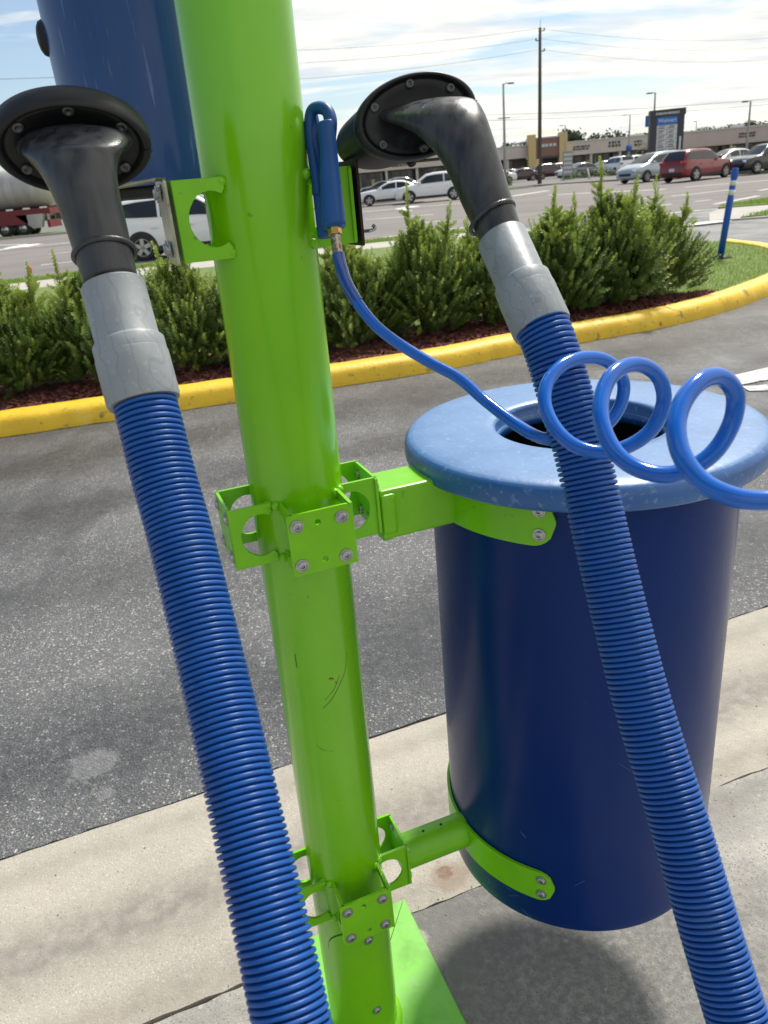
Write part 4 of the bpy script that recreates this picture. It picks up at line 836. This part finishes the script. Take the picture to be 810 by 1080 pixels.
    return tag(t, lab, cat, group)
def cxy(px, Y): p = AY(px, 190, Y); return p[0]
car('parked_car', 'white SUV driving behind the left nozzle, seen through the green bracket hole', 'SUV', -4.72, 24.0, 3, 'suv', 'white', .005)
car('parked_car', 'white hatchback nearer the green post, front of it left of a larger white SUV', 'car', cxy(411, 56.5), 56.5, 177, 'sedan', 'white', .03)
car('parked_car', 'white SUV beyond the road under the right black nozzle', 'SUV', cxy(454, 54), 54, 177, 'suv', 'white', .03, sc=1.02)
car('minivan', 'silver blue minivan facing the camera, left of the dark red SUV', 'minivan', cxy(688, 54), 54, 208, 'van', 'silver', .01)
car('parked_car', 'dark red SUV seen from behind, beyond the road on the right', 'SUV', cxy(734, 48), 48, 33, 'suv', 'red', .01)
car('parked_car', 'black car facing left at the right edge, beside the red SUV', 'car', cxy(803, 49.5), 49.5, 200, 'suv', 'black', .05, sc=.93)
car('parked_car', 'white car behind and between the dark red SUV and the black car', 'car', cxy(765, 58), 58, 195, 'sedan', 'white', .05)
far = [(548, 98, 184, 'sedan', 'maroon', 'dark maroon car parked beside the utility pole, left of it'), (581, 100, 8, 'suv', 'maroon', 'dark red brown SUV parked just right of the utility pole, before the yellow columns'), (523, 97, 182, 'sedan', 'white', 'white car parked behind the left street lamp'),
       (607, 98, 186, 'sedan', 'white', 'white sedan in the lot, right of the grey sign board'), (618, 92, 10, 'sedan', 'grey', 'grey sedan parked behind the low hedge in the lot'), (634, 96, 190, 'sedan', 'maroon', 'red car parked between white cars in the far lot'),
       (650, 88, 100, 'van', 'white', 'white van parked nose in, left of the blue sign'), (662, 90, 190, 'suv', 'white', 'white SUV parked just behind the silver minivan'), (595, 120, 5, 'suv', 'white', 'white SUV far back in the lot before the yellow columns'), (640, 122, 185, 'sedan', 'grey', 'small grey car far back near the shop fronts'),
       (536, 124, 184, 'sedan', 'grey', 'grey car far back in the lot, near the left shop windows'), (400, 96, 182, 'sedan', 'black', 'black car in the lot behind the white hatchback'), (428, 104, 5, 'suv', 'grey', 'grey SUV behind the white cars under the right nozzle'), (470, 108, 5, 'sedan', 'navy', 'dark blue car farther back under the right nozzle')]
for px, Y, h, k, c_, lab in far: car('parked_car', lab, 'car', cxy(px, Y), Y, h, k, c_, .06, 'cars parked in the shopping lot', lights=True, detail=False)
# ------------------------------------------------------------------ tank trailer
tk = empty('tank_trailer', (-27.5, 61, .06)); Xr = AY(64, 240, 61)[0]
M['tank'] = mat('weathered_tank_shell', (.46, .45, .43), .45, metal=.3, var=(.30, .29, .28), vscale=.6, stretch=(3, 1, .5), ramp=(.3, .7)); M['tred'] = mat('trailer_red', (.17, .012, .018), .5, var=(.12, .012, .015), vscale=2)
prof = [(.2, 0), (.8, .08), (1.18, .35), (1.3, .7)]+[(1.3 if i % 2 else 1.315, .7+.6*i/2) for i in range(1, 34)]+[(1.18, 11.4), (.3, 11.7)]
mb = MB(); mb.lathe((Xr, 61, 3.15), (-1, 0, 0), prof, 48); reparent(mb.build('tank', M['tank']), tk)
mb = MB(); mb.box((Xr-5.6, 61, 1.62), (11, 2.2, .42)); reparent(mb.build('frame_rail', M['tred']), tk)
mb = MB(); mb.box((Xr-4.6, 59.9, 1.15), (5.6, .12, .62)); reparent(mb.build('side_skirt', M['tred']), tk)
for k in range(9): mb = MB(); mb.box((Xr-.5-k*1.2, 59.86, 1.86), (.5, .05, .1)); reparent(mb.build('marker_strip', M['dwhite']), tk)
mb = MB(); mb.add([(Xr-2.6, 59.84, 1.45), (Xr-.6, 59.84, 1.45), (Xr-.9, 59.84, .55), (Xr-1.5, 59.84, .5), (Xr-2.6, 60.3, 1.45), (Xr-.6, 60.3, 1.45), (Xr-.9, 60.3, .55), (Xr-1.5, 60.3, .5)], [(0, 3, 2, 1), (4, 5, 6, 7), (0, 1, 5, 4), (1, 2, 6, 5), (2, 3, 7, 6), (3, 0, 4, 7)]); reparent(mb.build('mud_guard', M['tank']), tk)
mb = MB(); mb.box((Xr-.35, 61, .75), (.2, 2.3, .5)); reparent(mb.build('rear_bumper', M['tred']), tk)
for X in (-2.3, -3.6, -7.6, -8.9):
    for y_ in (60.1, 61.9):
        mb = MB(); mb.lathe((Xr+X, y_-.15, .58), (0, 1, 0), [(.3, 0), (.48, 0), (.52, .05), (.52, .3), (.3, .32)], 24); wq = mb.build('wheel', M['tyre']); reparent(wq, tk)
        mb = MB(); mb.lathe((Xr+X, y_-.16, .58), (0, -1, 0), [(.28, 0), (.26, .02), (.1, .03), (.08, .08)], 16); rq = mb.build('rim', M['rim']); reparent(rq, wq)
tag(tk, 'weathered silver tank trailer on a dark red frame, at the left edge beyond the road', 'trailer')

# ------------------------------------------------------------------ shopping plaza
M['stucco'] = mat('beige_stucco', (.60, .53, .47), .9, var=(.54, .48, .42), vscale=.3); M['stucco2'] = mat('brown_stucco', (.50, .42, .37), .9, var=(.44, .37, .33), vscale=.3)
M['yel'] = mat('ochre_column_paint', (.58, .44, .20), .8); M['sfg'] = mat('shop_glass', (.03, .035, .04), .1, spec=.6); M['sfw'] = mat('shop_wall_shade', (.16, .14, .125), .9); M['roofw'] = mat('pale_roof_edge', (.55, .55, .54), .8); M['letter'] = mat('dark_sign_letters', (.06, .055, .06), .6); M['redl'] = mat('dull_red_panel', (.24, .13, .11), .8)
def plaza(name, lab, X0, X1, Y0, Y1, hb, ht, m, cols, signs, win, extra=None):
    d = nrm(np.array([X1-X0, Y1-Y0, 0])); nn_ = np.cross(d, EZ); L_ = math.hypot(X1-X0, Y1-Y0); t = empty(name, (X0, Y0, 0)); A = np.array([X0, Y0, 0]); ax = [d, np.cross(EZ, d), EZ]
    def bx(nm, s0, s1, z0, z1, dep0, dep1, mm, par=None):
        mb = MB(); mb.box(A+d*(s0+s1)/2-ax[1]*0+ax[1]*(dep0+dep1)/2+EZ*(z0+z1)/2, (s1-s0, abs(dep1-dep0), z1-z0), ax=ax); o = mb.build(nm, mm); reparent(o, t) if par is None else reparent(o, par); return o
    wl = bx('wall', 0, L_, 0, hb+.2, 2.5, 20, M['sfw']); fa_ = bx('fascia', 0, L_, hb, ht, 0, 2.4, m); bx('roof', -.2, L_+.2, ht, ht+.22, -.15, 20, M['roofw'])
    s = .6
    while s < L_-3:
        wd = win*rng.uniform(.8, 1.2); w_ = bx('shop_window', s, min(L_-.3, s+wd), .35, hb-.25, 2.42, 2.5, M['sfg'])
        for q in (s+wd*.33, s+wd*.66): bx('mullion', q-.05, q+.05, .35, hb-.25, 2.36, 2.42, M['roofw'] if rng.random() < .5 else M['trim'], w_)
        if rng.random() < .45: bx('window_poster', s+wd*.1, s+wd*.3, .9, 2.0, 2.37, 2.41, rng.choice([M['roofw'], M['dwhite'], M['redl'], M['yel']]), w_)
        s += wd+rng.uniform(.5, 1.0)
    s = 0
    while s < L_:
        bx('column', s, s+.45, 0, hb, .2, .65, m if cols == 0 else M['yel']); s += 6.2 if cols == 0 else 11
    for a, b, z0, z1 in signs:      # raised sign lettering, too far to read: irregular strokes
        for (q0, q1) in ((z0, (z0+z1)/2-.06), ((z0+z1)/2+.06, z1)):
            x = a
            while x < b: wl_ = rng.uniform(.25, .8); bx('sign_letter', x, min(b, x+wl_), q0, q1-rng.uniform(0, .12), -.10, -.003, M['letter'], fa_); x += wl_+rng.uniform(.12, .3)
    if extra: extra(bx, t)
    for k in range(int(L_/22)): x = rng.uniform(2, L_-6); bx('roof_unit', x, x+rng.uniform(1.6, 3), ht+.22, ht+.22+rng.uniform(.35, .7), 6, 8.5, M['roofw'])
    if L_ > 50: bx('coloured_sign', L_*.62, L_*.62+1.4, hb-1.0, hb-.2, 1.5, 1.7, mat('green_shop_sign', (.05, .35, .12), .5)); bx('coloured_sign', L_*.31, L_*.31+2.4, hb-.9, hb-.3, 1.5, 1.7, mat('blue_shop_sign', (.10, .22, .45), .5))
    tag(t, lab, 'shop building'); return t
XA = cxy(372, 170)
plaza('shop_building', 'long beige shop row seen below the right black nozzle and left street lamp', -12, AY(559, 165, 170)[0], 166, 170, 3.35, 5.5, M['stucco'], 0, [(35.5, 38, 4.0, 5.0), (20, 23, 3.9, 4.9), (8, 12, 3.9, 4.8)], 4.5)
def tower(bx, t):
    bx('tower_front', 0, 6.3, 3.0, 6.6, -.8, 3, M['redl']); bx('tower_column', -.9, .6, 0, 7.4, -1.1, .6, M['yel']); bx('tower_column', 5.3, 6.9, 0, 7.4, -1.1, .6, M['yel']); bx('tower_roof', -.6, 6.8, 6.6, 6.85, -.9, 3, M['roofw'])
    for x in (1.0, 1.8, 2.5, 3.3, 4.1): bx('sign_letter', x, x+.6, 5.0, 5.55, -.9, -.803, M['roofw'])
    bx('entry_beam', .6, 5.3, 2.9, 3.3, -.9, -.5, M['letter'])
plaza('entrance_tower', 'red brown shop entrance tower flanked by two ochre yellow columns', AY(561, 165, 169.5)[0], AY(590, 165, 169.5)[0], 169.5, 169.5, 3.0, 6.4, M['redl'], 1, [], 2.4, tower)
plaza('shop_building', 'beige shop row between the yellow columns and the dark pylon sign', AY(592, 160, 170)[0], AY(716, 160, 176)[0], 170, 173, 3.0, 5.4, M['stucco'], 0, [(2.5, 6, 3.9, 4.7), (10, 12.5, 3.9, 5.0), (15.5, 17, 3.7, 4.8), (19, 25, 3.7, 4.9)], 4.0)
plaza('shop_building', 'long brownish shop row with dark windows right of the pylon sign', AY(716, 160, 168)[0], 150, 168, 176, 2.35, 5.2, M['stucco2'], 1, [(12.5, 16, 3.4, 4.3)], 5.0)
plaza('warehouse', 'low grey building far behind the tank trailer', -120, -14, 150, 165, 2.6, 3.6, M['stucco2'], 0, [], 6)
# ------------------------------------------------------------------ pylon sign
py = empty('pylon_sign', (33.7, 90, 0), math.radians(-9))
def PB(nm, x0, x1, z0, z1, y0, y1, mm, par=None, bev=0):
    mb = MB(); mb.box(((x0+x1)/2, (y0+y1)/2, (z0+z1)/2), (x1-x0, abs(y1-y0), z1-z0)); return mb.build(nm, mm, par or py, bevel=bev)
M['pyd'] = mat('pylon_dark_cladding', (.045, .045, .055), .5); M['pyb'] = mat('pylon_blue_panel', (.02, .17, .55), .4); M['pyw'] = mat('pylon_white_panel', (.62, .63, .64), .5)
PB('pier', -1.75, -1.05, 0, 5.75, 0, .9, M['pyd']); PB('pier', 1.10, 1.75, 0, 5.85, 0, .9, M['pyd']); PB('top_beam', -1.8, 1.85, 5.25, 5.9, -.08, .95, M['pyd']); PB('bottom_panel', -1.05, 1.1, 0, 1.2, .1, .8, M['pyw'])
PB('backing_panel', -1.05, 1.10, 1.2, 5.25, .12, .8, M['pyd']); bp_ = PB('main_panel', -1.02, 1.07, 4.45, 5.22, .04, .118, M['pyb'])
for i in range(7):
    for a, b in ((-1.02, .0), (.04, 1.07)):
        tp_ = PB('tenant_panel', a, b, 1.25+i*.455, 1.25+i*.455+.43, .05, .117, M['pyw'])
        for q in range(2): x = a+.1+q*.1; PB('panel_lettering', x, x+rng.uniform(.4, .75), 1.35+i*.455+q*.17, 1.43+i*.455+q*.17, .035, .048, [M['letter'], M['redl'], M['pyd']][int(rng.integers(3))], tp_)
PB('side_lettering', 1.32, 1.5, 1.9, 3.2, -.02, -.003, M['pyw'])
tc_ = bpy.data.curves.new('sign_word', 'FONT'); tc_.body = 'Walmart'; tc_.size = .52; tc_.extrude = .01; tc_.align_x = 'CENTER'; to = bpy.data.objects.new('tmp', tc_); COL.objects.link(to)
bpy.context.view_layer.update(); me = bpy.data.meshes.new_from_object(to); bpy.data.objects.remove(to); me.materials.clear(); me.materials.append(M['dwhite'])
o = bpy.data.objects.new('sign_word', me); COL.objects.link(o); o.parent = bp_; o.location = (0.02, .028, 4.68); o.rotation_euler = (math.pi/2, 0, 0)
x = -1.2
while x < 1.2: wl_ = rng.uniform(.1, .26); PB('header_letter', x, x+wl_, 5.42, 5.62, -.1, -.083, M['roofw']); x += wl_+.06
tag(py, 'tall dark pylon sign with a blue top panel and rows of white tenant panels', 'sign')
# ------------------------------------------------------------------ lamps, poles, wires, small signs
M['conc'] = mat('pale_lamp_pole', (.36, .35, .32), .8); M['wood'] = mat('weathered_utility_wood', (.10, .085, .07), .9); M['wire'] = mat('power_cable', (.14, .14, .14), .6)
def lamp(px, pyt, pyb, Y, lab, arm=-1, al=1.8):
    b = AY(px, pyb, Y); tp = AY(px, pyt, Y); X = b[0]; h = tp[2]; t = empty('street_lamp', (X, Y, 0))
    mb = MB(); mb.tube([(0, 0, 0), (0, 0, h*.5), (0, 0, h)], [.17, .14, .10], 12); mb.build('lamp_pole', M['conc'], t)
    mb = MB(); mb.tube([(0, 0, h-.08), (arm*al*.5, 0, h+.02), (arm*al, 0, h)], .05, 8); mb.build('lamp_arm', M['conc'], t)
    mb = MB(); mb.box((arm*(al+.2), 0, h-.02), (.7, .3, .14), taper=.8); mb.build('lamp_head', M['trim'], t, bevel=.03); tag(t, lab, 'street lamp', 'street lamps round the shopping lot'); return t
t = lamp(533, 88, 192, 92, 'pale street lamp standing nearest the right nozzle, left of the utility pole', 1, .6)
mb = MB(); mb.box((0, 0, 6.6), (1.3, .12, .1)); mb.build('cross_bar', M['conc'], t)
lamp(687, 98, 185, 100, 'street lamp just left of the dark pylon sign', -1, .5); lamp(787, 107, 160, 100, 'street lamp at the right before the brown shop row', -1, .5); lamp(663, 121, 165, 150, 'small far street lamp between the shop row and the pylon sign', -1, .8)
lamp(596, 132, 165, 160, 'faint far street lamp above the shop roof, right of the yellow columns', -1, .6); lamp(734, 128, 140, 210, 'thin distant lamp above the brown shop roof', -1, .2)
bn = empty('banner_sign', (AY(683, 127, 96)[0], 96, 0)); mb = MB(); z0 = AY(683, 134, 96)[2]; z1 = AY(683, 122, 96)[2]
mb.box((0, 0, (z0+z1)/2), (.5, .05, z1-z0)); mb.build('banner', mat('blue_banner', (.03, .12, .38), .6), bn); mb = MB(); mb.tube([(.3, 0, 0), (.3, 0, z1)], .05, 8); mb.build('banner_pole', M['conc'], bn); tag(bn, 'narrow blue banner on a pole, left of the pylon sign', 'banner')
ub = AY(568, 190, 76); UX = ub[0]+.1; up = empty('utility_pole', (UX, 76, 0)); UH = AY(571.5, 29, 76)[2]
mb = MB(); mb.tube([(0, 0, 0), (.05, 0, UH*.5), (.1, 0, UH)], [.19, .16, .12], 14); mb.build('pole', M['wood'], up)
mb = MB(); mb.tube([(.1, 0, UH), (.14, 0, UH+.6)], .02, 6); mb.build('lightning_rod', M['wire'], up)
for k, dz in enumerate((.25, .95, 1.75)):
    mb = MB(); s_ = -1 if k % 2 else 1; mb.box((.1+s_*.18, 0, UH-dz), (.4, .08, .06)); mb.build('insulator_arm', M['trim'], up); mb = MB(); mb.lathe((.1+s_*.36, 0, UH-dz+.03), (0, 0, 1), [(.04, 0), (.07, .04), (.04, .08), (.07, .12), (.03, .18)], 10); mb.build('insulator', M['trim'], up)
mb = MB(); mb.box((-.22, -.1, 1.9), (.3, .1, .5)); mb.build('pole_box', M['yel'], up)
tag(up, 'tall dark wooden utility pole carrying overhead wires', 'utility pole')
def wire(a, b, sag, lab, r=.011):
    a = np.array(a); b = np.array(b); pts = [a*(1-t)+b*t-EZ*sag*4*t*(1-t) for t in np.linspace(0, 1, 24)]
    mb = MB(); mb.tube(pts, r, 5); o = mb.build('power_line', M['wire']); tag(o, lab, 'power line', 'overhead wires'); return o
def to(px, py_, Y): return AY(px, py_, Y)
for k, (dz, yl, yr, w1, w2) in enumerate(((.2, 54, 40, 'top', 'top'), (.95, 69, 50, 'middle', 'middle'), (1.75, 89, 63, 'lowest', 'lowest'))):
    a = (UX+.1, 76, UH-dz+.15); wire(a, to(180, yl+1, 66), .5, 'overhead wire running left from the utility pole, %s of the three' % w1); wire(a, to(860, yr-6, 104), .9, 'overhead wire running right from the utility pole, %s of the three' % w2)
for k, (y0, y1, w_) in enumerate(((118, 98, 'upper'), (124, 104, 'lower'))): wire(to(480, y0+4, 120), to(870, y1, 150), .6, '%s of two far wires crossing just above the pylon sign' % w_, .03)
wire(to(300, 62, 90), to(-40, 46+38, 90), .4, 'faint overhead wire left of the post, crossing behind the blue canister', .02)
# grey board sign
p = AY(598.5, 185, 80); gs = empty('board_sign', (p[0], 80, 0))
mb = MB(); mb.box((0, 0, 1.55), (.95, .12, 2.1)); b_ = mb.build('sign_board', mat('grey_board', (.28, .29, .30), .7), gs)
for s_ in (-.4, .4): mb = MB(); mb.box((s_, 0, .25), (.08, .08, .5)); mb.build('sign_leg', M['conc'], gs)
for k in range(5): mb = MB(); mb.box((0, -.075, .8+.38*k), (.8, .02, .2)); mb.build('board_strip', M['roofw'], b_)
tag(gs, 'grey board sign with pale strips, right of the dark red brown SUV', 'sign')
p = AY(663, 156, 96); bs = empty('road_sign', (p[0], 96, 0)); mb = MB(); mb.tube([(0, 0, 0), (0, 0, p[2])], .05, 8); mb.build('sign_post', M['conc'], bs); mb = MB(); mb.lathe((0, -.08, p[2]), (0, -1, 0), [(.36, 0), (.36, .04)], 24); mb.build('sign_disc', mat('blue_disc', (.05, .14, .50), .5), bs); tag(bs, 'small round blue sign on a thin post before the shop row', 'sign')
def wpost(pxt, pyt, pxb, pyb, Y, lab, orange=False):
    b = AY(pxb, pyb, Y); tp = AY(pxt, pyt, Y); t = empty('marker_post', b); mb = MB(); v = tp-b; mb.tube([(0, 0, -.05), v*.7, v], [.09, .08, .07], 12); mb.build('post_tube', M['dwhite'], t)
    if orange: mb = MB(); mb.tube([v*.62, v*.8], .088, 12); mb.build('orange_band', mat('orange_band', (.8, .3, .12), .5), t)
    tag(t, lab, 'marker post')
wpost(619.5, 178, 622.5, 190, 76, 'leaning white marker post at the lot entrance, left of the silver minivan'); wpost(735.5, 157, 734.5, 183, 47.5, 'white marker post with an orange band, standing before the dark red SUV', True)
# small bushes in the lot
def bush(px, pyb, Y, w_, h, c, lab, flowers=None):
    p = AY(px, pyb, Y); t = empty('lot_bush', (p[0], Y, .05)); n = 700; g = rng
    u = g.normal(size=(n, 3)); u /= np.linalg.norm(u, axis=1)[:, None]; u[:, 2] = np.abs(u[:, 2]); q = u*np.array([w_/2, w_/3, h])*g.uniform(.55, 1.05, (n, 1)); a = g.normal(size=(n, 3)); a /= np.linalg.norm(a, axis=1)[:, None]; b = np.cross(a, u); s_ = .09
    V = np.stack([q-a*s_, q+b*s_*.6, q+a*s_, q-b*s_*.6], 1); npmesh('foliage', V.reshape(-1, 3), np.arange(4*n).reshape(-1, 4), c, t)
    mb = MB(); [mb.tube([(0, 0, -.05), (math.cos(k)*w_*.2, math.sin(k)*.1, h*.6)], .02, 5) for k in range(5)]; o = mb.build('stems', M['bark'], t)
    if flowers:
        m_ = 60; V2 = V[g.choice(n, m_)]*1.03; npmesh('flowers', V2.reshape(-1, 3), np.arange(4*m_).reshape(-1, 4), flowers, t)
    tag(t, lab, 'bush')
bm = mat('bush_leaf', (.07, .12, .03), .6, var=(.12, .18, .05), vscale=2); bm2 = mat('yellow_bush_leaf', (.16, .18, .05), .6, var=(.10, .13, .04), vscale=2); fl_ = mat('red_flower', (.40, .05, .05), .6)
bush(532, 190, 80, 1.6, 1.2, bm, 'dark bush at the foot of the left street lamp'); bush(607, 183, 84, 3.2, .8, bm, 'low green bush by the grey board sign'); bush(632, 181, 84, 3.4, .9, bm, 'low bush with red flowers in the lot', fl_); bush(676, 170, 92, 2.2, 3.0, bm2, 'tall yellow green bush at the left foot of the pylon sign')
bush(648, 183, 82, 1.2, .5, bm2, 'tiny yellowish bush left of the silver minivan')
# ------------------------------------------------------------------ trees behind the shops
M['leafd'] = mat('distant_leaf', (.035, .060, .022), .7, var=(.06, .09, .035), vscale=1); M['trunk'] = mat('tree_bark', (.11, .09, .07), .9)
def tree(px, pyt, Y, w_, lab, dens=900, zlo=.5, kind='oak', leaf=.38):
    top = AY(px, pyt, Y); h = top[2]; t = empty('background_tree', (top[0], Y, 0)); g = rng
    mb = MB(); mb.tube([(0, 0, 0), (.1, 0, h*.4), (0, 0, h*.8)], [.25, .18, .06], 8)
    for k in range(6): a = g.uniform(0, 6.28); mb.tube([(0, 0, h*(.4+.05*k)), (math.cos(a)*w_*.2, math.sin(a)*w_*.2, h*.72), (math.cos(a)*w_*.38, math.sin(a)*w_*.38, h*.88)], [.10, .06, .03], 5)
    mb.build('trunk', M['trunk'], t); C_ = []
    for k in range(9): a = g.uniform(0, 6.28); r = w_*.36*math.sqrt(g.random()); C_.append((math.cos(a)*r, math.sin(a)*r, h*g.uniform(zlo+.12, .93)))
    C_ = np.array(C_); q = C_[g.integers(0, 9, dens)]+g.normal(0, 1, (dens, 3))*np.array([w_*.11, w_*.11, h*.055]); q[:, 2] = np.minimum(q[:, 2], h*1.02)
    a = g.normal(size=(dens, 3)); a /= np.linalg.norm(a, axis=1)[:, None]; b = np.cross(a, g.normal(size=(dens, 3))); b /= np.linalg.norm(b, axis=1)[:, None]; V = np.stack([q-a*leaf, q+b*leaf*.6, q+a*leaf, q-b*leaf*.6], 1)
    npmesh('crown', V.reshape(-1, 3), np.arange(4*dens).reshape(-1, 4), M['leafd'], t); tag(t, lab, 'tree', 'trees behind the shop row')
def palm(px, pyt, Y, lab):
    top = AY(px, pyt, Y); h = top[2]-.8; t = empty('palm_tree', (top[0], Y, 0)); mb = MB(); mb.tube([(0, 0, 0), (.1, 0, h*.5), (0, 0, h)], [.22, .17, .15], 8); mb.build('trunk', M['trunk'], t)
    for k in range(14):
        a = k*2*math.pi/14+rng.normal(0, .2); d = np.array([math.cos(a), math.sin(a), 0]); el = rng.uniform(-.3, 1.1); mb = MB(); L_ = rng.uniform(1.5, 2.1); V = []; s_ = np.cross(EZ, d)
        for q in range(7): u = q/6; c_ = np.array([0, 0, h])+d*L_*u*math.cos(el*.6)+EZ*(L_*u*math.sin(el)-1.5*u*u); wv = .30*math.sin(math.pi*min(1, u*.9+.1))**.6; V += [c_-s_*wv-EZ*.12, c_, c_+s_*wv-EZ*.12]
        F = []
        for q in range(6): F += [(3*q, 3*q+1, 3*q+4, 3*q+3), (3*q+1, 3*q+2, 3*q+5, 3*q+4)]
        mb.add(V, F); mb.build('frond', M['leafd'], t)
    tag(t, lab, 'palm tree', 'palms behind the shop row')
palm(513, 148, 150, 'palm tree beside the right nozzle, above the shop roof'); palm(553, 148, 205, 'small palm behind the roof, left of the yellow columns'); palm(793, 124, 240, 'far palm above the brown shop roof at the right')
for a in ((576, 146, 210, 7, 'low dark tree behind the roof by the utility pole'), (599, 137, 200, 7, 'tallest dark tree just right of the yellow columns'), (614, 146, 215, 5, 'small dark tree behind the roof, right of the tallest one'), (637, 137, 215, 12, 'wide thin crowned tree behind the middle shop row'), (657, 143, 220, 8, 'low tree behind the shop roof by the far street lamp'),
          (674, 142, 220, 9, 'low dark tree just left of the pylon sign'), (745, 132, 225, 10, 'dark tree top showing above the brown shop roof, right of the pylon sign'), (763, 133, 230, 11, 'tree top above the brown shop roof, in the middle of its row'), (780, 131, 230, 10, 'tree top above the brown roof beside the right street lamp'), (806, 127, 235, 14, 'tree top above the brown roof at the right edge'), (728, 139, 230, 5, 'small tree top touching the right side of the pylon sign'),
          (535, 152, 225, 9, 'low tree behind the left shop roof')):
    tree(a[0], a[1], a[2], a[3], a[4], dens=(500 if a[0] == 637 else 900))
